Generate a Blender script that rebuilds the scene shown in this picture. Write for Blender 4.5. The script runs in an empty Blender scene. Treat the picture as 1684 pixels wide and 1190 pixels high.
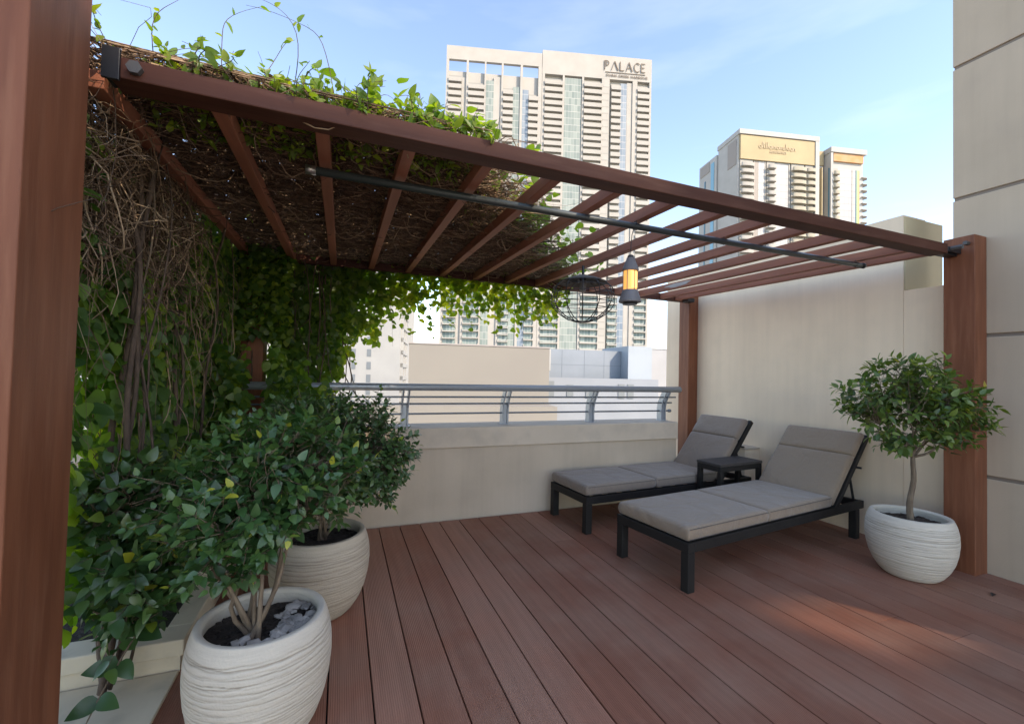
import bpy, bmesh, math, random
import numpy as np
from mathutils import Vector, Matrix
R_ = math.radians
rnd = random.Random(7)
rng = np.random.default_rng(11)
SC = bpy.context.scene
COL = SC.collection

# ------------------------------------------------------------ camera
H = 1.3
yaw, pitch, roll = .371593, .02386, .0234
cy_, sy_ = math.cos(yaw), math.sin(yaw)
f0 = Vector((sy_, cy_, 0)); r0 = Vector((cy_, -sy_, 0)); u0 = Vector((0, 0, 1))
fw = f0*math.cos(pitch)+u0*math.sin(pitch); up = u0*math.cos(pitch)-f0*math.sin(pitch)
rt = r0*math.cos(roll)+up*math.sin(roll); upp = up*math.cos(roll)-r0*math.sin(roll)
cam = bpy.data.cameras.new('camera'); co = bpy.data.objects.new('camera', cam); COL.objects.link(co)
cam.lens = 15.372; cam.sensor_width = 36; cam.sensor_fit = 'HORIZONTAL'; cam.clip_start = .05; cam.clip_end = 6000
co.matrix_world = Matrix(((rt.x, upp.x, -fw.x, 0), (rt.y, upp.y, -fw.y, 0), (rt.z, upp.z, -fw.z, H), (0, 0, 0, 1)))
SC.camera = co

# ------------------------------------------------------------ light
SUN_AZ, SUN_EL = R_(150), R_(38)      # azimuth clockwise from +Y
w = bpy.data.worlds.new('World'); SC.world = w; w.use_nodes = True
nt = w.node_tree; nt.nodes.clear()
sky = nt.nodes.new('ShaderNodeTexSky'); sky.sky_type = 'NISHITA'; sky.sun_disc = False
sky.sun_elevation = SUN_EL; sky.sun_rotation = SUN_AZ; sky.air_density = 1.0; sky.dust_density = .25; sky.ozone_density = 4; sky.altitude = 0
bg = nt.nodes.new('ShaderNodeBackground'); bg.inputs[1].default_value = .15
wo = nt.nodes.new('ShaderNodeOutputWorld')
# thin high cloud, by sky direction
tc = nt.nodes.new('ShaderNodeTexCoord'); mp = nt.nodes.new('ShaderNodeMapping'); mp.inputs['Scale'].default_value = (1.2, 1.2, 5.5)
mp.inputs['Rotation'].default_value = (.25, .1, .4)
nz = nt.nodes.new('ShaderNodeTexNoise'); nz.inputs['Scale'].default_value = 1.6; nz.inputs['Detail'].default_value = 6; nz.inputs['Roughness'].default_value = .5
cr = nt.nodes.new('ShaderNodeValToRGB'); cr.color_ramp.elements[0].position = .48; cr.color_ramp.elements[1].position = .85
cr.color_ramp.elements[0].color = (0, 0, 0, 1); cr.color_ramp.elements[1].color = (.16, .16, .16, 1)
mx = nt.nodes.new('ShaderNodeMixRGB'); mx.inputs[2].default_value = (5.2, 5.6, 6.2, 1)
L = nt.links.new
L(tc.outputs['Generated'], mp.inputs[0]); L(mp.outputs[0], nz.inputs['Vector']); L(nz.outputs[0], cr.inputs[0]); L(cr.outputs[0], mx.inputs[0])
L(sky.outputs[0], mx.inputs[1]); L(mx.outputs[0], bg.inputs[0]); L(bg.outputs[0], wo.inputs[0])
sl = bpy.data.lights.new('sun', 'SUN'); sl.energy = 2.0; sl.angle = R_(.5); sl.color = (1, .93, .82)
so = bpy.data.objects.new('sun', sl); COL.objects.link(so)
sd = Vector((math.sin(SUN_AZ)*math.cos(SUN_EL), math.cos(SUN_AZ)*math.cos(SUN_EL), math.sin(SUN_EL)))
so.rotation_euler = sd.to_track_quat('Z', 'Y').to_euler(); so.location = (0, -5, 20)
SC.view_settings.view_transform = 'Standard'; SC.view_settings.look = 'None'
SC.view_settings.exposure = 1.76; SC.view_settings.gamma = 1
SC.view_settings.use_white_balance = True; SC.view_settings.white_balance_temperature = 8000; SC.view_settings.white_balance_tint = 16
SC.cycles.max_bounces = 8; SC.cycles.diffuse_bounces = 5; SC.cycles.transparent_max_bounces = 8
try:
    SC.cycles.use_denoising = True; SC.cycles.sample_clamp_indirect = 6
except Exception: pass

# ------------------------------------------------------------ materials
def mat(name, col, rough=.6, metal=0, spec=.5):
    m = bpy.data.materials.new(name); m.use_nodes = True
    b = m.node_tree.nodes['Principled BSDF']
    b.inputs['Base Color'].default_value = (*col, 1); b.inputs['Roughness'].default_value = rough
    b.inputs['Metallic'].default_value = metal; b.inputs['Specular IOR Level'].default_value = spec
    return m
def N(m, t, **kw):
    n = m.node_tree.nodes.new(t)
    for k, v in kw.items():
        if k in n.inputs: n.inputs[k].default_value = v
        else: setattr(n, k, v)
    return n
def noise_mat(name, c1, c2, scale=3, detail=6, rough=.7, bump=0, bscale=60, stretch=(1, 1, 1), metal=0, lo=.35, hi=.65, spec=.5, bdist=.01, c3=None, s3=40, f3=.3, streak=0):
    m = mat(name, c1, rough, metal, spec); l = m.node_tree.links.new; b = m.node_tree.nodes['Principled BSDF']
    tc = N(m, 'ShaderNodeTexCoord'); mp = N(m, 'ShaderNodeMapping'); mp.inputs['Scale'].default_value = stretch
    l(tc.outputs['Object'], mp.inputs[0])
    n = N(m, 'ShaderNodeTexNoise', Scale=scale, Detail=detail); l(mp.outputs[0], n.inputs['Vector'])
    r = N(m, 'ShaderNodeValToRGB'); r.color_ramp.elements[0].position = lo; r.color_ramp.elements[1].position = hi
    r.color_ramp.elements[0].color = (*c1, 1); r.color_ramp.elements[1].color = (*c2, 1)
    l(n.outputs[0], r.inputs[0]); out = r.outputs[0]
    if c3:
        n3 = N(m, 'ShaderNodeTexNoise', Scale=s3, Detail=8); l(mp.outputs[0], n3.inputs['Vector'])
        r3 = N(m, 'ShaderNodeValToRGB'); r3.color_ramp.elements[0].position = .5; r3.color_ramp.elements[1].position = .72
        r3.color_ramp.elements[0].color = (0, 0, 0, 1); r3.color_ramp.elements[1].color = (f3, f3, f3, 1)
        l(n3.outputs[0], r3.inputs[0]); mxx = N(m, 'ShaderNodeMixRGB'); mxx.inputs[2].default_value = (*c3, 1)
        l(r3.outputs[0], mxx.inputs[0]); l(out, mxx.inputs[1]); out = mxx.outputs[0]
    if streak:
        ms = N(m, 'ShaderNodeMapping'); ms.inputs['Scale'].default_value = (5, 5, .28); l(tc.outputs['Object'], ms.inputs[0])
        ns = N(m, 'ShaderNodeTexNoise', Scale=2.2, Detail=7, Roughness=.6); l(ms.outputs[0], ns.inputs['Vector'])
        rs = N(m, 'ShaderNodeMapRange'); rs.inputs['From Min'].default_value = .42; rs.inputs['From Max'].default_value = .72; rs.inputs['To Min'].default_value = 1.03; rs.inputs['To Max'].default_value = 1-streak; l(ns.outputs[0], rs.inputs[0])
        gs = N(m, 'ShaderNodeMixRGB'); gs.blend_type = 'MULTIPLY'; gs.inputs[0].default_value = 1; l(out, gs.inputs[1]); l(rs.outputs[0], gs.inputs[2]); out = gs.outputs[0]
    l(out, b.inputs['Base Color'])
    if bump:
        n2 = N(m, 'ShaderNodeTexNoise', Scale=bscale, Detail=5); l(mp.outputs[0], n2.inputs['Vector'])
        bp = N(m, 'ShaderNodeBump', Strength=bump, Distance=bdist); l(n2.outputs[0], bp.inputs['Height']); l(bp.outputs[0], b.inputs['Normal'])
    return m
M = {}
# deck boards: per-board tint (attribute), fine grooves along the board
def deck_mat():
    m = mat('deck_board', (.2, .1, .08), .62, spec=.22); l = m.node_tree.links.new; b = m.node_tree.nodes['Principled BSDF']
    a = N(m, 'ShaderNodeAttribute', attribute_name='tint'); tc = N(m, 'ShaderNodeTexCoord')
    r = N(m, 'ShaderNodeValToRGB'); e = r.color_ramp.elements
    e[0].position = 0; e[0].color = (.225, .085, .050, 1); e[1].position = 1; e[1].color = (.365, .165, .105, 1)
    k = r.color_ramp.elements.new(.5); k.color = (.30, .115, .068, 1)
    l(a.outputs['Fac'], r.inputs[0])
    mp = N(m, 'ShaderNodeMapping'); mp.inputs['Scale'].default_value = (14, .7, 1); l(tc.outputs['Object'], mp.inputs[0])
    n = N(m, 'ShaderNodeTexNoise', Scale=2, Detail=8, Roughness=.65); l(mp.outputs[0], n.inputs['Vector'])
    mp2 = N(m, 'ShaderNodeMapping'); mp2.inputs['Scale'].default_value = (1, 1, 1); l(tc.outputs['Object'], mp2.inputs[0])
    n2 = N(m, 'ShaderNodeTexNoise', Scale=2.3, Detail=5, Roughness=.6); l(mp2.outputs[0], n2.inputs['Vector'])
    r2 = N(m, 'ShaderNodeValToRGB'); r2.color_ramp.elements[0].position = .38; r2.color_ramp.elements[1].position = .66
    l(n2.outputs[0], r2.inputs[0])
    g1 = N(m, 'ShaderNodeMixRGB'); g1.blend_type = 'MIX'; g1.inputs[2].default_value = (.33, .19, .13, 1)
    mul = N(m, 'ShaderNodeMath', operation='MULTIPLY'); mul.inputs[1].default_value = .55; l(r2.outputs[0], mul.inputs[0]); l(mul.outputs[0], g1.inputs[0]); l(r.outputs[0], g1.inputs[1])
    g2 = N(m, 'ShaderNodeMixRGB'); g2.blend_type = 'OVERLAY'; g2.inputs[0].default_value = .35; l(g1.outputs[0], g2.inputs[1]); l(n.outputs[0], g2.inputs[2])
    # grooves
    sx = N(m, 'ShaderNodeSeparateXYZ'); l(tc.outputs['Object'], sx.inputs[0])
    mm = N(m, 'ShaderNodeMath', operation='MULTIPLY'); mm.inputs[1].default_value = 2*math.pi/.0085; l(sx.outputs[0], mm.inputs[0])
    sn = N(m, 'ShaderNodeMath', operation='SINE'); l(mm.outputs[0], sn.inputs[0])
    ad = N(m, 'ShaderNodeMath', operation='MULTIPLY_ADD'); ad.inputs[1].default_value = 1.6; l(n.outputs[0], ad.inputs[0]); l(sn.outputs[0], ad.inputs[2])
    bp = N(m, 'ShaderNodeBump', Strength=.38, Distance=.0013); l(ad.outputs[0], bp.inputs['Height']); l(bp.outputs[0], b.inputs['Normal'])
    gm = N(m, 'ShaderNodeMapRange'); gm.inputs['From Min'].default_value = -1; gm.inputs['From Max'].default_value = 1; gm.inputs['To Min'].default_value = .94; gm.inputs['To Max'].default_value = 1.04
    l(sn.outputs[0], gm.inputs[0]); g3 = N(m, 'ShaderNodeMixRGB'); g3.blend_type = 'MULTIPLY'; g3.inputs[0].default_value = 1
    l(g2.outputs[0], g3.inputs[1]); l(gm.outputs[0], g3.inputs[2]); l(g3.outputs[0], b.inputs['Base Color'])
    rr = N(m, 'ShaderNodeMapRange'); rr.inputs['To Min'].default_value = .42; rr.inputs['To Max'].default_value = .72; l(n2.outputs[0], rr.inputs[0]); l(rr.outputs[0], b.inputs['Roughness'])
    return m
M['deck'] = deck_mat()
M['deck_dark'] = mat('deck_underlay', (.012, .009, .008), .9)
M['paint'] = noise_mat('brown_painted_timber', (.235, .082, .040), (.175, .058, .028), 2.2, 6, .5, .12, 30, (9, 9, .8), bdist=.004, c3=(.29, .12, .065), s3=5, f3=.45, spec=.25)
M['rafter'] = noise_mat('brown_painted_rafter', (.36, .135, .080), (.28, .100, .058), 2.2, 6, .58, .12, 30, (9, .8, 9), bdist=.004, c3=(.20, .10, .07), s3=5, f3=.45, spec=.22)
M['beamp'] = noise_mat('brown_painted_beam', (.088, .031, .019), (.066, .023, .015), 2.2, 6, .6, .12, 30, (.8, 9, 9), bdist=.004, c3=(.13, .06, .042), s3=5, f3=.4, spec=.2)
M['plaster'] = noise_mat('cream_plaster', (.84, .665, .48), (.755, .595, .43), 1.3, 7, .85, .3, 90, bdist=.003, c3=(.64, .51, .37), s3=4, f3=.22, streak=.035)
M['panelwall'] = noise_mat('tan_cladding', (.51, .40, .29), (.45, .35, .25), 1.2, 7, .8, .25, 110, bdist=.003, c3=(.39, .31, .235), s3=3.5, f3=.3, streak=.035)
M['joint'] = mat('dark_joint', (.22, .175, .14), .9)  # darker tone of the wall core seen between panels
M['parapet'] = noise_mat('taupe_plaster', (.53, .425, .32), (.465, .37, .275), 1.4, 7, .85, .22, 90, bdist=.003, c3=(.36, .29, .22), s3=3, f3=.25, streak=.04)
M['coping'] = noise_mat('coping_render', (.60, .49, .375), (.53, .43, .325), 1.7, 7, .8, .2, 80, bdist=.003, c3=(.33, .28, .23), s3=5, f3=.35)
M['yellow'] = noise_mat('yellowed_render', (.56, .46, .28), (.49, .40, .245), 2, 6, .85, .15, 60, bdist=.003)
M['stone'] = noise_mat('cream_stone', (.66, .55, .39), (.57, .47, .33), 3, 7, .7, .2, 60, bdist=.003, c3=(.33, .28, .2), s3=9, f3=.4)
M['railm'] = mat('grey_rail_paint', (.33, .355, .38), .36, .3)
M['rod'] = mat('grey_rod_paint', (.17, .19, .215), .4, .3)
M['metal'] = mat('galvanised_steel', (.35, .34, .33), .35, .9)
M['bolt'] = mat('weathered_bolt', (.10, .095, .09), .6, .3)
M['black'] = mat('black_metal', (.018, .018, .02), .42, .2)
M['pole'] = noise_mat('dark_green_grey_pipe', (.052, .066, .068), (.036, .046, .05), 4, 5, .4, 0, stretch=(.6, 4, 4), metal=.25)
M['frame'] = noise_mat('charcoal_powder_coat', (.017, .0155, .0145), (.022, .020, .018), 12, 4, .55, spec=.25)
M['table'] = noise_mat('dark_grey_table_top', (.062, .054, .050), (.050, .044, .041), 10, 5, .6, .05, 300, spec=.25)
def fabric(name, c):
    m = mat(name, c, .92, spec=.15); l = m.node_tree.links.new; b = m.node_tree.nodes['Principled BSDF']
    tc = N(m, 'ShaderNodeTexCoord'); n = N(m, 'ShaderNodeTexNoise', Scale=420., Detail=2); l(tc.outputs['Object'], n.inputs['Vector'])
    n2 = N(m, 'ShaderNodeTexNoise', Scale=4.5, Detail=4, Distortion=.8); l(tc.outputs['Object'], n2.inputs['Vector'])
    r = N(m, 'ShaderNodeMapRange'); r.inputs['From Min'].default_value = .3; r.inputs['From Max'].default_value = .7; r.inputs['To Min'].default_value = .84; r.inputs['To Max'].default_value = 1.12
    l(n.outputs[0], r.inputs[0]); g = N(m, 'ShaderNodeMixRGB'); g.blend_type = 'MULTIPLY'; g.inputs[0].default_value = 1; g.inputs[1].default_value = (*c, 1)
    l(r.outputs[0], g.inputs[2]); l(g.outputs[0], b.inputs['Base Color'])
    sm = N(m, 'ShaderNodeMath', operation='MULTIPLY_ADD'); sm.inputs[1].default_value = 30; l(n2.outputs[0], sm.inputs[0]); l(n.outputs[0], sm.inputs[2])
    bp = N(m, 'ShaderNodeBump', Strength=.6, Distance=.0016); l(sm.outputs[0], bp.inputs['Height']); l(bp.outputs[0], b.inputs['Normal'])
    b.inputs['Sheen Weight'].default_value = .25
    return m
M['cush'] = fabric('taupe_cushion_fabric', (.285, .21, .148))
M['cush2'] = fabric('grey_cushion_fabric', (.255, .195, .15))
M['piping'] = mat('dark_piping', (.09, .08, .072), .9)
M['soil'] = noise_mat('dark_soil', (.018, .013, .010), (.04, .028, .02), 30, 8, .95, .9, 70, bdist=.02)
M['mulch'] = noise_mat('bark_mulch', (.035, .022, .015), (.075, .048, .032), 40, 8, .95, .9, 60, bdist=.02)
M['pebble'] = noise_mat('grey_pebble', (.14, .13, .12), (.42, .38, .33), 9, 3, .6)
M['bark'] = noise_mat('pale_bark', (.20, .145, .095), (.115, .078, .05), 14, 6, .85, .7, 50, (4, 4, 1), bdist=.004)
M['barkd'] = noise_mat('brown_vine_bark', (.125, .082, .055), (.065, .042, .03), 14, 6, .9, .8, 40, (3, 3, 1), bdist=.005)
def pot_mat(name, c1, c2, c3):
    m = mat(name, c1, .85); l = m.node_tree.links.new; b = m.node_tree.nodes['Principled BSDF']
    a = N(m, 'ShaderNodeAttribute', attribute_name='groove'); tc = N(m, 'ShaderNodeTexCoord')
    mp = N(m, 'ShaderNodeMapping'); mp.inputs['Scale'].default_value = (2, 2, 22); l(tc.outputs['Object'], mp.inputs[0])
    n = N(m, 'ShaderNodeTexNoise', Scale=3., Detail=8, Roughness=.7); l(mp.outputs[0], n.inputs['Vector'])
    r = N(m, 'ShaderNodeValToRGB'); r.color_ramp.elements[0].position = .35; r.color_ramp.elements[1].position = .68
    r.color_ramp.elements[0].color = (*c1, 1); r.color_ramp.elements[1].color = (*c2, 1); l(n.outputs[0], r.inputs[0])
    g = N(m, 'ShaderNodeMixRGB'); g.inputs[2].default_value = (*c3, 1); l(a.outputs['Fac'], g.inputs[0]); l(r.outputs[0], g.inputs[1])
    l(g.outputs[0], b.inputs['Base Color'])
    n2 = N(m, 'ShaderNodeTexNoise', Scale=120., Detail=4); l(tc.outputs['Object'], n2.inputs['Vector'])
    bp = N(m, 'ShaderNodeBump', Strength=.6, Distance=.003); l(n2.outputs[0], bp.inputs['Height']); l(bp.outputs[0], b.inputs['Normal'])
    return m
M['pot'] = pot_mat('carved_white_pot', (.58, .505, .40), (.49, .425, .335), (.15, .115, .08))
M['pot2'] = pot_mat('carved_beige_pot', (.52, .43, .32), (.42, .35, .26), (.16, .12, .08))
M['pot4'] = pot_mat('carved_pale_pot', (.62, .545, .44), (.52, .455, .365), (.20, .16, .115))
def leaf_mat(name, cols, trans=.35, rough=.38, tcol=(1.6, 1.9, .5)):
    m = bpy.data.materials.new(name); m.use_nodes = True; nt = m.node_tree; l = nt.links.new
    b = nt.nodes['Principled BSDF']; out = nt.nodes['Material Output']
    a = N(m, 'ShaderNodeAttribute', attribute_name='tint'); r = N(m, 'ShaderNodeValToRGB')
    el = r.color_ramp.elements
    el[0].position = cols[0][0]; el[0].color = (*cols[0][1], 1); el[1].position = cols[-1][0]; el[1].color = (*cols[-1][1], 1)
    for p, c in cols[1:-1]:
        k = el.new(p); k.color = (*c, 1)
    l(a.outputs['Fac'], r.inputs[0]); l(r.outputs[0], b.inputs['Base Color'])
    b.inputs['Roughness'].default_value = rough; b.inputs['Specular IOR Level'].default_value = .55
    t = N(m, 'ShaderNodeBsdfTranslucent'); g = N(m, 'ShaderNodeMixRGB'); g.blend_type = 'MULTIPLY'; g.inputs[0].default_value = 1; g.inputs[2].default_value = (*tcol, 1)
    l(r.outputs[0], g.inputs[1]); l(g.outputs[0], t.inputs[0])
    mx = N(m, 'ShaderNodeMixShader'); mx.inputs[0].default_value = trans; l(b.outputs[0], mx.inputs[1]); l(t.outputs[0], mx.inputs[2]); l(mx.outputs[0], out.inputs[0])
    return m
M['leaf_bush'] = leaf_mat('glossy_shrub_leaf', [(0, (.018, .056, .018)), (.5, (.042, .105, .030)), (.86, (.078, .145, .036)), (.95, (.20, .26, .035)), (1, (.36, .34, .04))], .22, .33)
M['leaf_bush2'] = leaf_mat('small_shrub_leaf', [(0, (.026, .066, .024)), (.5, (.055, .112, .036)), (.88, (.075, .135, .045)), (1, (.24, .28, .04))], .25, .33)
M['leaf_tree'] = leaf_mat('tree_leaf', [(0, (.036, .078, .024)), (.5, (.085, .145, .032)), (.82, (.19, .24, .042)), (.97, (.22, .25, .04)), (1, (.40, .30, .05))], .28, .36)
M['leaf_vine'] = leaf_mat('vine_leaf', [(0, (.030, .080, .020)), (.4, (.080, .155, .032)), (.75, (.16, .25, .045)), (1, (.34, .38, .05))], .46, .42, (2.2, 2.4, .5))
M['leaf_hang'] = leaf_mat('backlit_vine_leaf', [(0, (.035, .090, .018)), (.4, (.075, .145, .028)), (.75, (.175, .25, .04)), (1, (.36, .36, .06))], .54, .42, (2.2, 2.3, .5))  # vine leaf copy with the backlight put into its colours
M['leaf_top'] = leaf_mat('young_vine_leaf', [(0, (.10, .18, .03)), (.6, (.17, .26, .045)), (1, (.30, .34, .05))], .5, .42, (1.8, 1.9, .5))
M['twig'] = leaf_mat('dry_twig', [(0, (.075, .045, .026)), (.5, (.20, .122, .074)), (1, (.50, .36, .23))], .0, .9)
M['deadleaf'] = mat('dry_leaf', (.05, .035, .025), .8)

# ------------------------------------------------------------ mesh helpers
def tag(o, label=None, cat=None, group=None, kind=None):
    if label: o['label'] = label
    if cat: o['category'] = cat
    if group: o['group'] = group
    if kind: o['kind'] = kind
    return o
def thing(name, label, cat, loc=(0, 0, 0), rz=0, group=None):
    o = bpy.data.objects.new(name, None); COL.objects.link(o); o.location = loc; o.rotation_euler = (0, 0, rz); o.empty_display_size = .1
    return tag(o, label, cat, group)
def mesh_np(name, V, F, material, parent=None, smooth=False, attr=None, attrname='tint', bevel=0, seg=2):
    """V (n,3); F list of index lists or (k,3|4) array; attr per-vertex float"""
    me = bpy.data.meshes.new(name)
    if isinstance(F, list) and (len(F) == 0 or not isinstance(F[0], np.ndarray)):
        me.from_pydata([tuple(map(float, v)) for v in V], [], [tuple(int(i) for i in f) for f in F])
    else:
        V = np.asarray(V, dtype=np.float32); me.vertices.add(len(V)); me.vertices.foreach_set('co', V.ravel())
        tot = np.concatenate([np.full(len(a), a.shape[1]) for a in F]); idx = np.concatenate([a.ravel() for a in F])
        st = np.concatenate([[0], np.cumsum(tot)[:-1]])
        me.loops.add(len(idx)); me.loops.foreach_set('vertex_index', idx.astype(np.int32))
        me.polygons.add(len(tot)); me.polygons.foreach_set('loop_start', st.astype(np.int32)); me.polygons.foreach_set('loop_total', tot.astype(np.int32))
        me.update(calc_edges=True)
    if attr is not None:
        a = me.attributes.new(attrname, 'FLOAT', 'POINT'); a.data.foreach_set('value', np.asarray(attr, dtype=np.float32))
    if smooth: me.polygons.foreach_set('use_smooth', np.ones(len(me.polygons), dtype=bool))
    me.materials.append(material); me.validate(); me.update()
    o = bpy.data.objects.new(name, me); COL.objects.link(o)
    if parent: o.parent = parent
    if bevel:
        b = o.modifiers.new('bevel', 'BEVEL'); b.width = bevel; b.segments = seg; b.limit_method = 'ANGLE'; b.angle_limit = R_(40)
    return o
BF = [(0, 3, 2, 1), (4, 5, 6, 7), (0, 1, 5, 4), (1, 2, 6, 5), (2, 3, 7, 6), (3, 0, 4, 7)]
class MB:
    def __init__(s): s.v = []; s.f = []
    def box(s, x0, x1, y0, y1, z0, z1, m=None):
        b = len(s.v); P = [(x0, y0, z0), (x1, y0, z0), (x1, y1, z0), (x0, y1, z0), (x0, y0, z1), (x1, y0, z1), (x1, y1, z1), (x0, y1, z1)]
        if m: P = [tuple(m @ Vector(p)) for p in P]
        s.v += P; s.f += [tuple(b+i for i in f) for f in BF]; return s
    def prism(s, poly, axis, a, b):
        """poly of 2D points (ccw), extruded along axis from a to b"""
        k = len(s.v); n = len(poly)
        for q in (a, b):
            for p in poly:
                s.v.append({'x': (q, p[0], p[1]), 'y': (p[0], q, p[1]), 'z': (p[0], p[1], q)}[axis])
        s.f.append(tuple(range(k, k+n))[::-1]); s.f.append(tuple(range(k+n, k+2*n)))
        for i in range(n): j = (i+1) % n; s.f.append((k+i, k+j, k+n+j, k+n+i))
        return s
    def tube(s, pts, r, n=8, cap=True):
        V, F = tube_np([pts], [r if isinstance(r, (list, tuple)) else [r]*len(pts)], n); k = len(s.v)
        s.v += [tuple(v) for v in V]; s.f += [tuple(k+i for i in f) for f in F]
        if cap: s.f.append(tuple(k+i for i in range(n))[::-1]); s.f.append(tuple(k+(len(pts)-1)*n+i for i in range(n)))
        return s
    def lathe(s, prof, n=32, c=(0, 0, 0)):
        k = len(s.v)
        for r, z in prof:
            for i in range(n): a = 2*math.pi*i/n; s.v.append((c[0]+r*math.cos(a), c[1]+r*math.sin(a), c[2]+z))
        for j in range(len(prof)-1):
            for i in range(n): i2 = (i+1) % n; s.f.append((k+j*n+i, k+j*n+i2, k+(j+1)*n+i2, k+(j+1)*n+i))
        return s
    def build(s, name, m, parent=None, smooth=False, bevel=0, seg=2, fix=True):
        o = mesh_np(name, s.v, s.f, m, parent, smooth, bevel=bevel, seg=seg)
        if fix:
            bm = bmesh.new(); bm.from_mesh(o.data); bmesh.ops.recalc_face_normals(bm, faces=bm.faces[:]); bm.to_mesh(o.data); bm.free()
        return o
def tube_np(paths, radii, n=4):
    """all paths same length -> arrays"""
    P = np.asarray(paths, dtype=float); Rr = np.asarray(radii, dtype=float); K, S, _ = P.shape
    T = np.gradient(P, axis=1); T /= np.linalg.norm(T, axis=2, keepdims=True)+1e-9
    ref = np.where(np.abs(T[:, :1, 2:3]) > .8, np.array([1., 0, 0]), np.array([0, 0, 1.]))
    U = np.cross(T, np.broadcast_to(ref, T.shape)); U /= np.linalg.norm(U, axis=2, keepdims=True)+1e-9; W = np.cross(T, U)
    a = np.arange(n)*2*np.pi/n
    V = P[:, :, None, :]+Rr[:, :, None, None]*(U[:, :, None, :]*np.cos(a)[None, None, :, None]+W[:, :, None, :]*np.sin(a)[None, None, :, None])
    base = (np.arange(K)*S*n)[:, None, None]+(np.arange(S-1)*n)[None, :, None]; i = np.arange(n)[None, None, :]; j = (i+1) % n
    F = np.stack([base+i, base+j, base+n+j, base+n+i], axis=-1).reshape(-1, 4)
    return V.reshape(-1, 3), F
def tubes_obj(name, paths, radii, m, parent, n=4, tint=None, smooth=True):
    V, F = tube_np(paths, radii, n); at = None
    if tint is not None: at = np.repeat(np.asarray(tint), len(paths[0])*n)
    return mesh_np(name, V, [F], m, parent, smooth, at)
# leaf template: folded, curved blade along +X, length 1
def leaf_template(wd=.5, fold=.12, droop=.18, point=.8, seg=5):
    ts = np.linspace(0, 1, seg+1); V = [(t, .012*math.sin(5*t), -droop*t*t) for t in ts]
    ws = [wd*math.sin(math.pi*t**(.62+.25*(1-point)))**(.75+.35*(1-point)) for t in ts]
    for sg in (1, -1):
        for t, q in zip(ts[1:-1], ws[1:-1]): V.append((t-.04*q, sg*q/2, fold*q-droop*t*t+.02*math.sin(9*t)*sg))
    m = seg+1; k = seg-1; T = [(0, 1, m), (0, m+k, 1), (seg-1, seg, m+k-1), (seg-1, m+2*k-1, seg)]; Q = []
    for a in range(k-1): Q.append((1+a, 2+a, m+a+1, m+a)); Q.append((1+a, m+k+a, m+k+a+1, 2+a))
    return np.array(V), np.array(T), np.array(Q)
def leaves_obj(name, P, D, Up, S, m, parent, tpl, tint):
    """P base positions, D blade directions, Up approx blade normals, S sizes"""
    TV, TT, TQ = tpl; P = np.asarray(P); D = np.asarray(D, float); D /= np.linalg.norm(D, axis=1, keepdims=True)+1e-9
    Y = np.cross(Up, D); Y /= np.linalg.norm(Y, axis=1, keepdims=True)+1e-9; Z = np.cross(D, Y); S = np.asarray(S)[:, None, None]
    V = P[:, None, :]+S*(TV[None, :, 0:1]*D[:, None, :]+TV[None, :, 1:2]*Y[:, None, :]+TV[None, :, 2:3]*Z[:, None, :])
    n = len(TV); off = (np.arange(len(P))*n)[:, None, None]
    return mesh_np(name, V.reshape(-1, 3), [(TT[None]+off).reshape(-1, 3), (TQ[None]+off).reshape(-1, 4)], m, parent, True, np.repeat(np.asarray(tint), n))
def rdir(n): v = rng.normal(size=(n, 3)); return v/np.linalg.norm(v, axis=1, keepdims=True)

# ------------------------------------------------------------ ground far below, deck
g = MB(); g.box(-3000, 3000, -3000, 3000, -31, -30); tag(g.build('ground', noise_mat('pale_ground', (.34, .31, .26), (.26, .24, .2), .02, 6)), kind='structure')
xs = [-2.36, -2.185, -2.01, -1.835, -1.66, -1.49, -1.32, -1.15, -.98, -.81, -.645, -.48, -.315, -.15, -.0, .156, .324, .490, .658, .824, .998, 1.174, 1.368, 1.563, 1.756, 1.951, 2.153, 2.341, 2.539, 2.73, 2.92, 3.11, 3.30, 3.49, 3.68, 3.87, 4.06, 4.178]
xs[14] = -.012
bm_v = []; bm_f = []; tint = []
for i in range(len(xs)-1):
    a, b = xs[i]+.003, xs[i+1]-.003
    cuts = [-3.0]
    yy = {29: 1.5, 30: 1.27, 26: .2, 23: 3.05, 19: -.4, 33: 1.2, 34: 2.3, 10: 1.2, 13: .3}.get(i)
    if yy: cuts.append(yy)
    cuts.append(4.9 if xs[i] >= 3.41 else 3.762)
    for k in range(len(cuts)-1):
        y0 = cuts[k]+(.0015 if k else 0); y1 = cuts[k+1]-(.0015 if k < len(cuts)-2 else 0)
        e = .002; q = len(bm_v)
        bm_v += [(a, y0, -.022), (b, y0, -.022), (b, y1, -.022), (a, y1, -.022), (a, y0, -e), (b, y0, -e), (b, y1, -e), (a, y1, -e), (a+e, y0+e*.3, 0), (b-e, y0+e*.3, 0), (b-e, y1-e*.3, 0), (a+e, y1-e*.3, 0)]
        bm_f += [(q, q+1, q+5, q+4), (q+1, q+2, q+6, q+5), (q+2, q+3, q+7, q+6), (q+3, q, q+4, q+7), (q+4, q+5, q+9, q+8), (q+5, q+6, q+10, q+9), (q+6, q+7, q+11, q+10), (q+7, q+4, q+8, q+11), (q+8, q+9, q+10, q+11)]
        tint += [rnd.random()]*12
tag(mesh_np('deck', bm_v, bm_f, M['deck'], attr=tint), kind='structure')
g = MB().box(-2.6, 4.178, -3.0, 3.776, -.12, -.035).box(3.412, 4.178, 3.776, 4.9, -.12, -.035); tag(g.build('deck_base', M['deck_dark']), kind='structure')
g = MB().box(-2.6, 4.4, -3.0, 4.9, -.5, -.125); tag(g.build('terrace_slab', M['parapet']), kind='structure')

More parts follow.
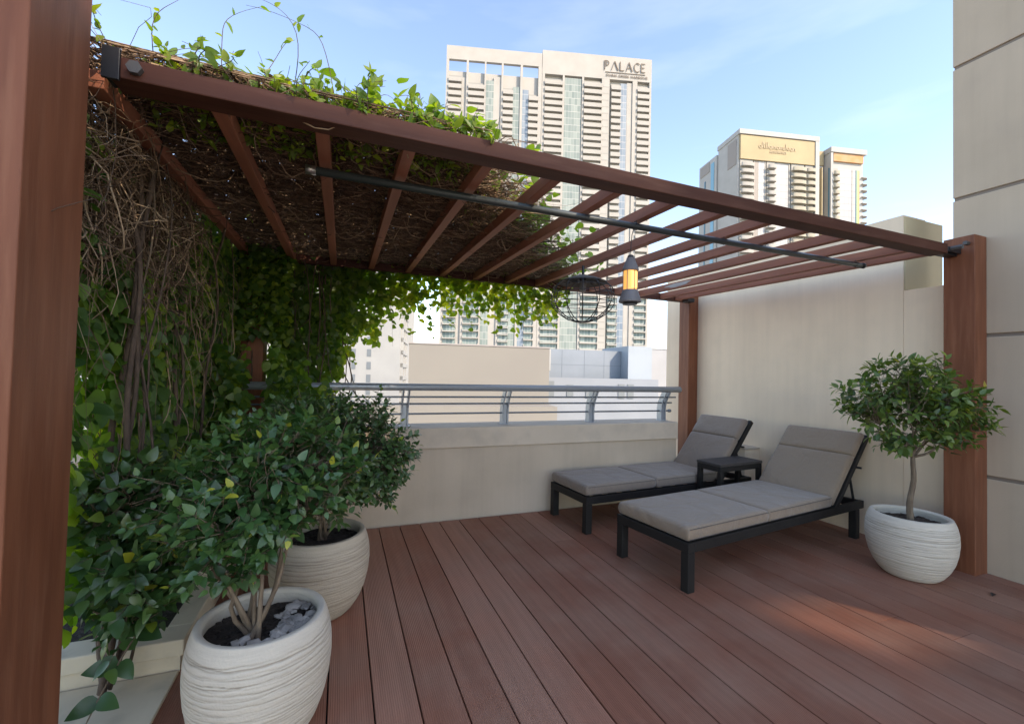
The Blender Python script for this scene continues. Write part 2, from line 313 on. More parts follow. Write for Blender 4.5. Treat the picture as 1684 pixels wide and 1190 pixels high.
# ------------------------------------------------------------ walls of the terrace
t = thing('parapet_wall', 'low taupe rendered parapet under the grey railing, with a wide coping', 'wall', (0, 3.78, 0))
MB().box(-2.6, 3.41, .006, .33, -.12, .625).box(3.19, 3.41, .33, 1.12, -.12, .60).build('wall_body', M['parapet'], t)
MB().box(-2.62, 3.415, -.014, .36, .627, .805).build('coping', M['coping'], t, bevel=.006)
t = thing('side_wall', 'cream plastered side wall behind the sun loungers, stepping down towards the near post', 'wall', (4.18, 1.82, 0))
MB().box(0, .30, .298, 3.03, -.12, 2.64).build('wall_body', M['plaster'], t)
MB().box(.001, .28, .012, .296, -.12, 2.028).build('low_wall', M['plaster'], t)
MB().box(.302, .545, .297, .9, 1.2, 2.632).box(.302-.006-.0, .3015, .2975, .3, 2.0, 2.6).build('end_panel', M['yellow'], t)
MB().box(.004, .290, .288, .2965, 2.034, 2.625).build('end_panel', M['yellow'], t)
# big clad wall of the building on the right
t = thing('building_wall', 'tall tan wall of large cladding panels with dark joints, at the right edge', 'wall', (4.18, 1.82, 0))
js = [-.3, .655, 1.635, 2.648, 3.633, 4.62, 5.6]
for i in range(len(js)-1):
    for (a, b) in ((-1.9, -.006), (-2.6, -1.912)):
        if b > -3.9 or True: MB().box(.0, .30, a, b, js[i]+.012, js[i+1]-.012).build('cladding_panel', M['panelwall'], t, bevel=.005)
MB().box(.012, .6, -2.6, -.012, -.4, 5.58).build('wall_core', M['joint'], t)
# corner outlet box
t = thing('utility_box', 'small square cream box standing against the side wall behind the side table', 'utility box', (4.07, 3.49, 0))
MB().box(-.10, .108, -.09, .09, 0, .545).build('cabinet', M['plaster'], t, bevel=.004)
MB().box(-.107, .109, -.097, .097, .547, .565).build('lid', M['coping'], t, bevel=.003)

# ------------------------------------------------------------ unseen shade blocker added behind the camera (its shadow covers the terrace)
fac_m = noise_mat('tan_render', (.42, .36, .29), (.37, .315, .255), 1.2, 6, .85)
yb = -16.0
def back(x, y):   # where the sun ray to deck point (x,y,0) crosses the plane of the blocker
    s = (y-yb)/(-sd.y); return x+sd.x*s, sd.z*s
t = thing('shade_blocker', 'tan blocker added unseen behind the camera to shade the terrace and shape its sun patch', 'building', (0, yb, 0))
XL, XR = back(-2.4, 2)[0], back(5.2, 2)[0]; XM = back(.35, 3.8)[0]
ztl = 18.27
MB().box(XL, XM, -.3, 0, -30, ztl).build('wall', fac_m, t)
holes = [(2.50, 3.38, 1.26, 1.83), (3.47, 3.55, 1.40, 1.52), (3.72, 3.79, 1.36, 1.46)]  # openings shaped to throw the sun patch and spots on the deck
hr = [(back(a, c)[0], back(b, c)[0], back(a, c)[1], back(a, d)[1]) for a, b, c, d in holes]
gx = sorted({XM+.001, XR} | {v for h in hr for v in h[:2]}); gz = sorted({-30., 25.} | {v for h in hr for v in h[2:]})
q = MB()
for i in range(len(gx)-1):
    for j in range(len(gz)-1):
        mx_, mz_ = (gx[i]+gx[i+1])/2, (gz[j]+gz[j+1])/2
        if not any(h[0] < mx_ < h[1] and h[2] < mz_ < h[3] for h in hr): q.box(gx[i], gx[i+1], -.06, 0, gz[j], gz[j+1])
q.build('wall', fac_m, t)
for h in hr:
    gl = MB(); nsl = max(3, int((h[1]-h[0])/.042)); p_ = (h[1]-h[0])/nsl  # added slats that thin the sun reaching the deck patch
    for i in range(nsl): gl.box(h[0]+i*p_, h[0]+i*p_+p_*.60, -.040, -.036, h[2], h[3])
    gl.build('sun_patch_slats', M['frame'], t)

# ------------------------------------------------------------ pergola
t = thing('pergola', 'reddish brown timber pergola, four posts under two beams and a row of rafters', 'pergola', (0, 3.0, 0))
PY = -3.0
def bar(x0, x1, y0, y1, z0, z1): return MB().box(x0, x1, y0+PY, y1+PY, z0, z1)
bar(-.96, -.715, 1.372, 1.636, -.1, 2.62).build('post', M['paint'], t, bevel=.004)
bar(4.025, 4.176, 1.63, 1.80, -.02, 2.325).build('post', M['paint'], t, bevel=.004)
bar(4.03, 4.176, 4.28, 4.45, -.02, 2.34).build('post', M['paint'], t, bevel=.004)
bar(-.80, -.632, 4.28, 4.50, -.1, 2.34).build('post', M['paint'], t, bevel=.004)
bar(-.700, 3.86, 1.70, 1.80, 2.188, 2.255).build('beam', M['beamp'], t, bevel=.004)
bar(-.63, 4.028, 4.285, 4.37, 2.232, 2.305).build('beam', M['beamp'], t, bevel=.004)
rx = [-.775, -.43, -.095, .232, .568, .903, 1.246, 1.596, 1.937, 2.282, 2.611, 2.949, 3.273, 3.605, 3.835]
rafters = []
for x in rx:
    q = MB().prism([(1.802+PY, 2.192), (4.283+PY, 2.236), (4.283+PY, 2.302), (1.802+PY, 2.252)], 'x', x-.025, x+.025).build('rafter', M['rafter'], t, bevel=.003)
    rafters.append(q)
# peeled pale patch on the side of one rafter
pv = [];
for i in range(24):
    a = 2*math.pi*i/24; r = 1+.12*math.sin(3*a)+.08*math.sin(5*a+1); pv.append((3.62+PY+.20*r*math.cos(a)*.9, 2.258+.020*r*math.sin(a)))
MB().prism(pv, 'x', rx[12]-.0272, rx[12]-.0255).build('bare_patch', noise_mat('bare_primer', (.42, .38, .34), (.36, .31, .27), 9, 4, .8), rafters[12])
# metal corner brackets with bolts
def bracket(x0, x1, y, z):
    b = MB().box(x0, x1, y-.028+PY, y+.028+PY, z-.030, z+.030).box(min(x0, x1)-.0, max(x0, x1), y-.05+PY, y-.044+PY, z-.018, z+.018).build('bracket', M['black'], t, bevel=.003)
    return b
b = bracket(3.862, 4.024, 1.75, 2.22)
MB().tube([(3.90, 1.64+PY, 2.225), (3.90, 1.70+PY, 2.225)], .016, 6).build('bolt', M['bolt'], b)
MB().tube([(3.985, 1.665+PY, 2.268), (4.024, 1.665+PY, 2.268)], .014, 6).build('bolt', M['bolt'], b)
b = bracket(-.714, -.702, 1.75, 2.22)
MB().box(-.713, -.668, 1.688+PY, 1.699+PY, 2.175, 2.275).build('bracket_plate', M['black'], b, bevel=.002)
MB().tube([(-.630, 1.680+PY, 2.222), (-.630, 1.699+PY, 2.222)], .021, 6).build('bolt', M['bolt'], b)
b = MB().box(3.93, 4.029, 4.19+PY, 4.283+PY, 2.215, 2.262).build('bracket', M['black'], t, bevel=.003)

t = thing('hanging_pole', 'dark grey-green metal pole slung beneath the pergola rafters', 'pole', (1.7, 2.10, 2.166))
MB().tube([(-1.87, -.004, 0), (0, 0, .0), (1.95, .004, 0)], .0185, 20).build('pole_tube', M['pole'], t, smooth=True)
MB().tube([(-1.873, -.004, 0), (-1.83, -.004, 0)], .0200, 20).build('end_cap', M['metal'], t, smooth=True)
MB().tube([(1.93, .004, 0), (1.957, .004, 0)], .0205, 20).build('end_cap', M['black'], t, smooth=True)
for x in (-1.2, 1.85, .55):
    MB().tube([(x, 0, -.02), (x, .022, 0), (x, 0, .03), (x, -.022, .0), (x, 0, -.02)], .0022, 5).build('cable_tie', M['black'], t)

# ------------------------------------------------------------ railing
t = thing('railing', 'grey metal railing on the parapet, fat round handrail above three thin rods', 'railing', (0, 3.95, .8))
RY = 3.95; RZ = .8
MB().tube([(-2.6, 3.84-RY, 1.153-RZ), (0, 3.84-RY, 1.153-RZ), (3.50, 3.84-RY, 1.153-RZ)], .031, 24).build('handrail', M['railm'], t, smooth=True)
for y, z, xe in ((3.875, 1.066, 3.47), (3.918, 1.003, 3.455), (3.945, .912, 3.42)):
    MB().tube([(-2.6, y-RY, z-RZ), (0, y-RY, z-RZ), (xe, y-RY, z-RZ)], .0085, 10).build('rod', M['rod'], t, smooth=True)
MB().tube([(3.42, -.005, .112), (3.435, -.005, .112), (3.46, -.005, .112), (3.475, -.005, .112)], [.008, .018, .018, .006], 10).build('end_knob', M['rod'], t, smooth=True)
prof = [(3.985, .806), (3.985, .93), (3.975, 1.0), (3.945, 1.06), (3.905, 1.125), (3.83, 1.125), (3.86, 1.07), (3.89, 1.02), (3.905, .97), (3.91, .90), (3.91, .806)]
prof = [(a-RY, b-RZ) for a, b in prof]
for x in (-1.35, -.41, .53, 1.47, 2.42, 3.34):
    p = MB()
    p.prism(prof[::-1], 'x', x-.032, x-.018).prism(prof[::-1], 'x', x+.018, x+.032).box(x-.018, x+.018, -.025, .025, .006, .20)
    p.build('rail_post', M['railm'], t, bevel=.0015)
    MB().box(x-.045, x+.045, -.055, .05, .0055, .0105).build('foot_plate', M['railm'], t)

# ------------------------------------------------------------ planter bed and paving
t = thing('planter_bed', 'low cream stone planter kerb framing the soil under the climbing vine', 'planter', (-.9, 2.3, 0))
PX, PY2 = -.9, 2.3
def pb(x0, x1, y0, y1, z0, z1): return MB().box(x0-PX, x1-PX, y0-PY2, y1-PY2, z0, z1)
b = pb(-2.6, -.585, 2.245, 2.375, .072, .14); b.box(-.683-PX, -.585-PX, 2.375-PY2, 3.70-PY2, .072, .14); b.build('coping', M['stone'], t, bevel=.006)
b = pb(-2.6, -.600, 2.26, 2.36, .0, .071); b.box(-.67-PX, -.60-PX, 2.36-PY2, 3.70-PY2, 0, .071); b.build('kerb_wall', M['stone'], t)
pb(-2.58, -.684, 2.376, 3.77, 0, .055).build('soil', M['soil'], t)
tag(MB().box(-2.6, -.60, .2, 2.25, -.03, .012).build('paving', M['stone'], bevel=.004), kind='structure')

# ------------------------------------------------------------ pots
def make_pot(name, label, x, y, z, r, h, m, tilt=0., seed=1, wob=.5, soilm='soil', rim=.030):
    rg = np.random.default_rng(seed)
    t = thing(name, label, 'plant pot', (x, y, z), 0, 'carved round pots')
    prof = np.array([(.0, 0), (.52, 0), (.60, .01), (.70, .07), (.82, .18), (.915, .32), (.975, .48), (1.0, .64), (.99, .78), (.955, .89), (.915, .955), (.895, .985), (.87, 1.0)])
    nz, na = 200, 220
    tt = np.concatenate([[0], np.cumsum(np.linalg.norm(np.diff(prof*np.array([r, h]), axis=0), axis=1))]); u = np.linspace(0, tt[-1], nz)
    pr = np.interp(u, tt, prof[:, 0])*r; pz = np.interp(u, tt, prof[:, 1])*h
    k = np.ones(9)/9; pr2 = np.convolve(np.pad(pr, 4, 'edge'), k, 'valid'); pr2[:3] = pr[:3]; pr = pr2
    A = np.linspace(0, 2*np.pi, na, endpoint=False)
    # ridges: many wavy horizontal cuts of unequal depth
    g = np.zeros((nz, na)); zz = pz[:, None]
    lines = np.arange(.03*h, .93*h, h/40.)
    for L0 in lines:
        z0 = L0+rg.normal()*h*.006; am = wob*h*.010
        ph = rg.uniform(0, 6.28, 4); c = z0+am*(np.sin(A+ph[0]+z0*6)*1.3+.6*np.sin(2*A+ph[1])+.35*np.sin(5*A+ph[2])+.3*np.sin(9*A+ph[3])+.2*np.sin(17*A+ph[0]*3))
        wdt = h*rg.uniform(.0022, .0058); dep = rg.uniform(.35, 1)*(.65+.35*np.sin(3*A+ph[1]*2)*np.sin(A+ph[2]))
        g = np.maximum(g, dep[None, :]*np.exp(-((zz-c[None, :])/wdt)**2))
    fade = np.clip((pz/h-.02)/.04, 0, 1)[:, None]*np.clip((.935-pz/h)/.02, 0, 1)[:, None]; g *= fade
    rr = pr[:, None]*(1+.006*np.sin(2*A+seed)[None, :])-g*.0062
    V = np.stack([rr*np.cos(A), rr*np.sin(A), np.broadcast_to(zz, rr.shape)], -1).reshape(-1, 3); at = np.clip(g*1.0, 0, 1).reshape(-1)
    # rim and inside
    inner = [(r*.87, h), (r*.855, h*1.003), (r*.80, h*1.003), (r*.77, h*.99), (r*.76, h*.965), (r*.80, h*.90), (r*.83, h*.80), (r*.80, h*.7)]
    Vi = np.concatenate([np.stack([a*np.cos(A), a*np.sin(A), np.full(na, b)], -1) for a, b in inner[1:]])
    V = np.concatenate([V, Vi]); at = np.concatenate([at, np.zeros(len(Vi))]); rows = nz+len(inner)-1
    i = np.arange(na)[None, :]; j = (i+1) % na; b0 = (np.arange(rows-1)*na)[:, None]
    F = np.stack([b0+i, b0+j, b0+na+j, b0+na+i], -1).reshape(-1, 4)
    V[:, 2] += V[:, 0]*tilt*np.clip(V[:, 2]/h, 0, 1)
    mesh_np('pot_body', V, [F], m, t, True, at, 'groove')
    n = 40; gv = [(0, 0, h*.86)]; gf = []
    for ri, q in enumerate((.2, .4, .6, .83)):
        for a in range(n): gv.append((r*q*math.cos(2*math.pi*a/n), r*q*math.sin(2*math.pi*a/n), h*.86+rnd.uniform(-.008, .008)+(1-q)*.01))
    for a in range(n): gf.append((0, 1+a, 1+(a+1) % n))
    for q in range(3):
        for a in range(n): gf.append((1+q*n+a, 1+(q+1)*n+a, 1+(q+1)*n+(a+1) % n, 1+q*n+(a+1) % n))
    so_ = mesh_np('soil', gv, gf, M[soilm], t, True)
    # lumps of soil or bark
    V = []; F = []
    for _ in range(230):
        a = rnd.uniform(0, 6.28); q = r*.76*math.sqrt(rnd.random()); s = rnd.uniform(.004, .012)
        add_rock(V, F, (q*math.cos(a), q*math.sin(a), h*.86+.006), s, (1.6, 1, .6))
    tag(mesh_np('soil_crumbs', V, F, M['mulch' if soilm == 'mulch' else 'soil'], so_), kind='stuff')
    return t
def add_rock(V, F, c, s, sc=(1, 1, .7)):
    k = len(V); ico = [(0, 0, 1), (.89, 0, .45), (.28, .85, .45), (-.72, .53, .45), (-.72, -.53, .45), (.28, -.85, .45), (.72, .53, -.45), (-.28, .85, -.45), (-.89, 0, -.45), (-.28, -.85, -.45), (.72, -.53, -.45), (0, 0, -1)]
    fs = [(0, 1, 2), (0, 2, 3), (0, 3, 4), (0, 4, 5), (0, 5, 1), (1, 6, 2), (2, 7, 3), (3, 8, 4), (4, 9, 5), (5, 10, 1), (6, 7, 2), (7, 8, 3), (8, 9, 4), (9, 10, 5), (10, 6, 1), (11, 7, 6), (11, 8, 7), (11, 9, 8), (11, 10, 9), (11, 6, 10)]
    a = rnd.uniform(0, 6.28); ca, sa = math.cos(a), math.sin(a)
    for p in ico:
        x, y, z = p[0]*s*sc[0]*rnd.uniform(.75, 1.2), p[1]*s*sc[1]*rnd.uniform(.75, 1.2), p[2]*s*sc[2]*rnd.uniform(.75, 1.2)
        V.append((c[0]+x*ca-y*sa, c[1]+x*sa+y*ca, c[2]+z))
    F += [tuple(k+i for i in f) for f in fs]
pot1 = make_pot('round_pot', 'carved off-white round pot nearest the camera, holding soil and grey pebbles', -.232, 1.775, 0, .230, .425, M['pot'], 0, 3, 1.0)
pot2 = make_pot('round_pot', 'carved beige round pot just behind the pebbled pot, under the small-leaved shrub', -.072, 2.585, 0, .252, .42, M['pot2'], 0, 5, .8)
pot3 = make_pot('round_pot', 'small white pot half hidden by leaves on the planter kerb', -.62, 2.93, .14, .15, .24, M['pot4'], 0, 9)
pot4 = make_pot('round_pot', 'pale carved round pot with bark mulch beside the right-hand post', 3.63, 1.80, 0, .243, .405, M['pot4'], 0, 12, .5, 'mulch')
V = []; F = []
for _ in range(120):
    a = rnd.uniform(-1.2, 1.1); q = rnd.uniform(.05, .165); s = rnd.uniform(.007, .015)
    add_rock(V, F, (q*math.cos(a)+.015, q*math.sin(a), .43*.86+.014+rnd.uniform(0, .006)), s, (1.4, 1, .6))
for _ in range(14):
    a = rnd.uniform(-2.6, .9); q = rnd.uniform(.07, .16)
    add_rock(V, F, (q*math.cos(a), q*math.sin(a), .43*.86+.016), rnd.uniform(.015, .026), (1.4, 1, .6))
tag(mesh_np('pebbles', V, F, M['pebble'], pot1), kind='stuff')

# ------------------------------------------------------------ plants
def curve(p0, p1, n=8, sag=0, wob=.02, bow=None):
    p0 = np.array(p0, float); p1 = np.array(p1, float); t = np.linspace(0, 1, n)[:, None]
    P = p0+(p1-p0)*t; w_ = rng.normal(size=(1, 3))*wob+rng.normal(size=(1, 3))*wob*np.sin(2*np.pi*t)*.6
    P = P+np.sin(np.pi*t)*w_; P[:, 2] += sag*np.sin(np.pi*t[:, 0])
    if bow is not None: P += np.sin(np.pi*t)*np.array(bow)
    return P
def shrub(name, label, cat, base, stems, lobes, nt, leaf, m, tpl, bark, trunk_r=.008, per=9, spray=.10, droop=.0, shell=.55, seed=1, trunk=None, upbias=.5, tw_r=.0016, nomin=None):
    """stems: list of stem tops; lobes: (centre, radii, weight); leaf: mean length"""
    t = thing(name, label, cat, tuple(base), 0, 'potted shrubs' if name == 'potted_shrub' else None); B = np.array(base, float)
    paths = []; rad = []; nodes = []
    if trunk:
        P = curve(B, trunk[0], 10, 0, trunk[2]); P[0] = B
        o = MB().tube([tuple(p-B) for p in P], [trunk[1]*(1.15-.4*i/9) for i in range(10)], 12).build('trunk', bark, t, smooth=True); org = np.array(trunk[0])
    else: org = B
    for s in stems:
        st = org+rng.normal(size=3)*np.array([.018, .018, 0])*(0 if trunk else 1); P = curve(st, s, 10, 0, .035); P[0] = st
        paths.append(P); rad.append(np.linspace(trunk_r, trunk_r*.4, 10)); nodes += list(P[4:])
    nodes = np.array(nodes)
    wts = np.array([l[2] for l in lobes]); wts = wts/wts.sum(); ct = []
    for _ in range(nt):
        l = lobes[rng.choice(len(lobes), p=wts)]; d = rdir(1)[0]; q = (rng.uniform(shell, 1.0)+(.22 if rng.random() < .12 else 0)) if rng.random() < .75 else rng.uniform(0, 1)**.5
        c = np.array(l[0])+d*q*np.array(l[1])*rng.uniform(.9, 1.08)
        ct.append(c)
    ct = np.array(ct)
    LP = []; LD = []; LU = []; LS = []; LT = []; tp = []; trd = []
    cen = np.mean([l[0] for l in lobes], axis=0)
    for c in ct:
        i = np.argmin(np.linalg.norm(nodes-c, axis=1)+rng.uniform(0, .08, len(nodes))+np.clip(nodes[:, 2]-c[2], 0, 9)*.8); P = curve(nodes[i], c, 8, rng.uniform(-.01, .03), .02)
        tp.append(P); trd.append(np.linspace(tw_r*1.6, tw_r*.5, 8))
        dv = P[-1]-P[-3]; dv /= np.linalg.norm(dv)+1e-9; out = c-cen; out /= np.linalg.norm(out)+1e-9; dv = dv+.5*out+np.array([0, 0, upbias*.4]); dv /= np.linalg.norm(dv)
        k = max(3, int(per*rng.uniform(.6, 1.4))); sh = rng.uniform(); a0 = rng.uniform(0, 6.28)
        e1 = np.cross(dv, [0, 0, 1.]); e1 /= np.linalg.norm(e1)+1e-9; e2 = np.cross(dv, e1)
        q = []
        for j in range(k):
            f = j/(k-1); a = a0+j*2.4; p = c+dv*(f-.65)*spray; q.append(p)
            rad_ = e1*math.cos(a)+e2*math.sin(a); spread = 1.25-.75*f
            d = dv*(1-spread*.45)+rad_*spread+np.array([0, 0, -droop])+rng.normal(size=3)*.15; d /= np.linalg.norm(d)
            u = np.array([0, 0, 1.])+dv*.7+rng.normal(size=3)*.35
            LP.append(p+d*leaf*.12); LD.append(d); LU.append(u); LS.append(leaf*rng.uniform(.6, 1.2)*(1-.25*f)); LT.append(np.clip(.25+.45*f+.25*(sh-.5)+rng.normal()*.13+(.35 if rng.random() < .022 else 0), 0, 1))
        tp.append(np.stack([c+dv*(x-.65)*spray for x in np.linspace(0, 1, 8)])); trd.append(np.linspace(tw_r*.8, tw_r*.4, 8))
    tubes_obj('branches' if trunk else 'stems', [p-B for p in paths], rad, bark, t, 8)
    tag(tubes_obj('twigs', [p-B for p in tp], trd, bark, t, 4), kind='stuff')
    tag(leaves_obj('foliage', np.array(LP)-B, LD, LU, LS, m, t, tpl, LT), kind='stuff')
    return t
tpl_round = leaf_template(.62, .10, .16, .95); tpl_oval = leaf_template(.52, .14, .16, .8); tpl_vine = leaf_template(.72, .08, .14, .75); tpl_big = leaf_template(.66, .10, .16, .8, 9); tpl_bigr = leaf_template(.60, .10, .16, .95, 8)
# round shrub in the pebbled pot
b0 = (-.255, 1.735, .35)
shrub('potted_shrub', 'round dark green shrub with oval leaves growing from the pebbled pot', 'shrub', b0,
      [(-.40, 1.72, .80), (-.30, 1.80, .88), (-.22, 1.68, .85), (-.16, 1.80, .84), (-.34, 1.62, .76), (-.10, 1.72, .80), (-.25, 1.74, .92), (-.28, 1.66, .70)],
      [((-.33, 1.74, .86), (.26, .26, .19), 4), ((-.14, 1.82, .93), (.24, .24, .20), 4), ((-.30, 1.66, .76), (.17, .16, .15), 1.8), ((-.05, 1.84, .88), (.16, .18, .17), 1.6), ((-.24, 1.78, 1.02), (.20, .2, .10), 1.5), ((-.34, 1.68, .68), (.13, .12, .09), .7)],
      455, .050, M['leaf_bush'], tpl_round, M['bark'], .009, 9, .09, 0, .6, 1, tw_r=.0014)
shrub('potted_shrub', 'broad shrub with small glossy leaves in the beige pot, in front of the parapet', 'shrub', (-.06, 2.60, .36),
      [(-.20, 2.58, .82), (.02, 2.62, .88), (.14, 2.55, .80), (-.10, 2.50, .80), (.06, 2.70, .85), (-.30, 2.62, .80)],
      [((-.18, 2.58, .92), (.34, .30, .24), 4), ((.10, 2.60, .88), (.27, .28, .27), 4), ((.20, 2.52, .72), (.17, .2, .17), 1.8), ((-.02, 2.62, 1.04), (.30, .26, .11), 2), ((-.04, 2.52, .66), (.24, .20, .12), 1.5), ((.26, 2.50, .86), (.16, .18, .16), 1.4)],
      700, .043, M['leaf_bush2'], tpl_round, M['bark'], .009, 9, .08, 0, .6, 2, tw_r=.0014)
# little standard tree at the right
shrub('potted_tree', 'small standard tree with a single slim trunk and umbrella crown in the pale pot', 'tree', (3.56, 1.76, .35),
      [(3.40, 1.70, 1.08), (3.72, 1.66, 1.06), (3.52, 1.92, 1.12), (3.60, 1.62, 1.15), (3.45, 1.86, 1.18), (3.82, 1.60, 1.05), (3.30, 1.80, 1.02), (3.64, 1.80, 1.28), (3.66, 1.62, .92), (3.42, 1.72, .88)],
      [((3.56, 1.77, 1.31), (.25, .25, .17), 3.4), ((3.33, 1.88, 1.17), (.20, .17, .13), 2.3), ((3.72, 1.62, 1.17), (.22, .18, .14), 2.8), ((3.82, 1.53, 1.08), (.15, .13, .10), 1.1), ((3.56, 1.72, 1.12), (.27, .24, .14), 2.6), ((3.28, 1.86, 1.08), (.13, .12, .09), .8), ((3.36, 1.74, .92), (.14, .12, .08), 1.1), ((3.68, 1.62, .94), (.16, .12, .08), 1.1)],
      285, .068, M['leaf_tree'], tpl_oval, M['bark'], .009, 8, .075, .12, .55, 3, trunk=((3.56, 1.75, .80), .017, .008), tw_r=.0016)
# big-leaved plant at lower left
shrub('leafy_shrub', 'dark large-leaved shrub in the planter bed between the left post and the pebbled pot', 'shrub', (-.86, 2.48, .05),
      [(-.78, 2.30, .60), (-.70, 2.05, .55), (-.95, 2.2, .70), (-.62, 2.15, .50), (-.80, 2.05, .75), (-.68, 2.0, .35), (-.60, 2.35, .75), (-.90, 2.05, .45)],
      [((-.76, 2.12, .70), (.20, .24, .16), 3), ((-.66, 1.98, .55), (.14, .22, .16), 2.4), ((-.72, 2.12, .44), (.13, .22, .18), 2), ((-.55, 2.25, .76), (.17, .24, .13), 2.6), ((-.80, 2.05, .85), (.16, .25, .08), 1.2)],
      330, .072, M['leaf_bush'], tpl_bigr, M['bark'], .0042, 7, .13, .1, .4, 4, tw_r=.0018)
# drooping branch over the planter kerb
t = thing('drooping_branch', 'trailing shoot with large heart-shaped leaves hanging over the front planter kerb', 'plant', (-.74, 2.02, .40))
B = np.array((-.74, 2.02, .40)); P = np.array([(-.60, 2.16, .44), (-.625, 2.08, .40), (-.66, 2.00, .33), (-.69, 1.93, .26), (-.715, 1.86, .19), (-.73, 1.80, .13), (-.745, 1.76, .10), (-.76, 1.74, .085)])
tubes_obj('stem', [P-B], [np.linspace(.004, .0018, 8)], M['bark'], t, 6)
LP = []; LD = []
for k, (i, dx, dz) in enumerate([(1, .9, .2), (2, .8, -.1), (2, -.6, .3), (3, -.9, .1), (3, .7, -.5), (4, .9, -.2), (4, -.7, -.2), (5, .8, -.4), (6, .9, -.7), (6, -.9, -.3), (7, -.4, -.8), (7, .5, -.7)]):
    LP.append(P[i]-B); LD.append((dx, -.55, dz))
tag(leaves_obj('foliage', LP, LD, np.tile([.2, -1, .7], (len(LP), 1)), rng.uniform(.07, .10, len(LP)), M['leaf_bush'], t, tpl_big, rng.uniform(.1, .6, len(LP))), kind='stuff')

# ------------------------------------------------------------ climbing vines
def strand_paths(n, starts, ends, S=10, wob=.05):
    t = np.linspace(0, 1, S)[None, :, None]; a = starts[:, None, :]; b = ends[:, None, :]
    P = a+(b-a)*t
    for k in range(1, 4): P = P+np.sin(k*np.pi*t+ (0 if k == 1 else 0))*rng.normal(size=(n, 1, 3))*wob/k
    return P+rng.normal(size=P.shape)*wob*.06
def U(n, a, b): return rng.uniform(a, b, n)
def off_post(x, y, z): q = x/y; e = (z-1.3)/y; return ~((q > -.176) & (q < -.137) & (e > -.10) & (e < .062))
# (a) curtain of vine on the left side
t = thing('climbing_vine', 'tall climbing vine curtain with ropey stems between the two left posts', 'vine', (-.95, 3.0, .05)); B = np.array((-.95, 3.0, .05))
def ropes(cx, cy, n, r, z1=2.3, lean=(0, 0)):
    z = np.linspace(.05, z1, 26); out = []
    for k in range(n):
        ph = rnd.uniform(0, 6.28); fr = rnd.uniform(1.2, 2.2); q = r*rnd.uniform(.6, 1.4)
        x = cx+lean[0]*(z/2.3)+q*np.cos(ph+fr*z*2)+.012*np.sin(7*z+ph)+.02*np.sin(2.3*z+ph*2); y = cy+lean[1]*(z/2.3)+q*np.sin(ph+fr*z*2)+.012*np.cos(6*z+ph)+.03*np.sin(1.7*z+ph)
        out.append(np.stack([x, y, z], -1))
    return out
specs = [(-.80, 2.17, 3, .020, (.0, .05), .015), (-.79, 2.20, 4, .040, (.02, .12), .006), (-.81, 2.80, 2, .016, (-.02, .1), .015), (-.81, 3.2, 2, .02, (0, .2), .013), (-.82, 3.65, 2, .03, (0, .1), .014), (-.79, 2.45, 1, .03, (0, -.2), .006), (-.76, 3.4, 1, .02, (0, .3), .006)]
for cx, cy, n, r, ln, rad in specs:
    ps = [p-B for p in ropes(cx, cy, n, r, 2.32, ln)]
    tubes_obj('stem', ps, [np.linspace(rad*rnd.uniform(.6, 1.1), rad*rnd.uniform(.35, .6), 26) for _ in ps], M['barkd' if rnd.random() < .5 else 'bark'], t, 7)
# dry tangle: upper near half
n = 2600
st = np.stack([U(n, -1.12, -.81), U(n, 1.85, 3.0), U(n, 1.45, 2.34)], -1); st[:, 2] = np.maximum(st[:, 2], 1.62+rng.random(n)*.6)
en = st+np.stack([rng.normal(size=n)*.08, rng.normal(size=n)*.26, -rng.normal(size=n)*.24-.06], -1); en[:, 2] = np.minimum(en[:, 2], 2.3); en[:, 0] = np.clip(en[:, 0], -1.12, -.78); st[:, 2] = np.minimum(st[:, 2], 2.33)
tag(tubes_obj('dry_twigs', strand_paths(n, st, en, 9, .07)-B, np.tile((.0009+.0028*rng.random(n)**2)[:, None], (1, 9))*np.linspace(1.2, .5, 9), M['twig'], t, 4, rng.random(n)**1.3), kind='stuff')
n = 170
st = np.stack([U(n, -.98, -.79), U(n, 1.9, 4.2), U(n, 1.2, 2.3)], -1); en = st+np.stack([rng.normal(size=n)*.05, rng.normal(size=n)*.16, -U(n, .3, 1.3)], -1); en[:, 2] = np.maximum(en[:, 2], .1)
tag(tubes_obj('trailing_shoots', strand_paths(n, st, en, 14, .06)-B, np.tile((.0009+.0022*rng.random(n)**2)[:, None], (1, 14))*np.linspace(1.2, .5, 14), M['twig'], t, 4, .3+.7*rng.random(n)), kind='stuff')
# leaves of the curtain
n = 24000
y = U(n, 1.75, 4.45); x = -.82-np.abs(rng.normal(size=n))*.15; z = U(n, .12, 2.26)
nf = np.sin(y*5.1+z*3.3)*np.sin(z*6.7-y*2.2)+.6*np.sin(y*13+z*9)
prob = np.ones(n); back_ = x < -1.0
near_dry = (z > 1.55+.30*(y-1.9)+.10*np.sin(y*9)) & (y < 3.2); prob[near_dry] = .12
prob *= np.clip(.9+.35*nf, .25, 1.0)
prob[(y < 2.15) & (z < 1.2)] *= .55
prob *= np.clip((z-0.0)/.5, .35, 1)
prob[(y > 3.2)] = np.maximum(prob[y > 3.2], .8)
prob[back_ & (z > 1.0)] = 1; prob[~off_post(x, y, z)] = 0; gap = (y < 2.35) & (np.abs(z-1.05+.12*np.sin(y*20)) < .38) & (np.sin(y*31+z*9)+np.sin(z*23-y*7) > .25); prob[gap] *= .12; prob[(y < 2.5) & (z < .42)] = 0; prob[(y < 2.1) & (z < .8)] *= .4
k = rng.random(n) < prob; x, y, z = x[k], y[k], z[k]; n = len(x)
D = np.stack([rng.normal(size=n)*.35+.45, rng.normal(size=n)*.6-.25, -.75+rng.normal(size=n)*.4], -1)
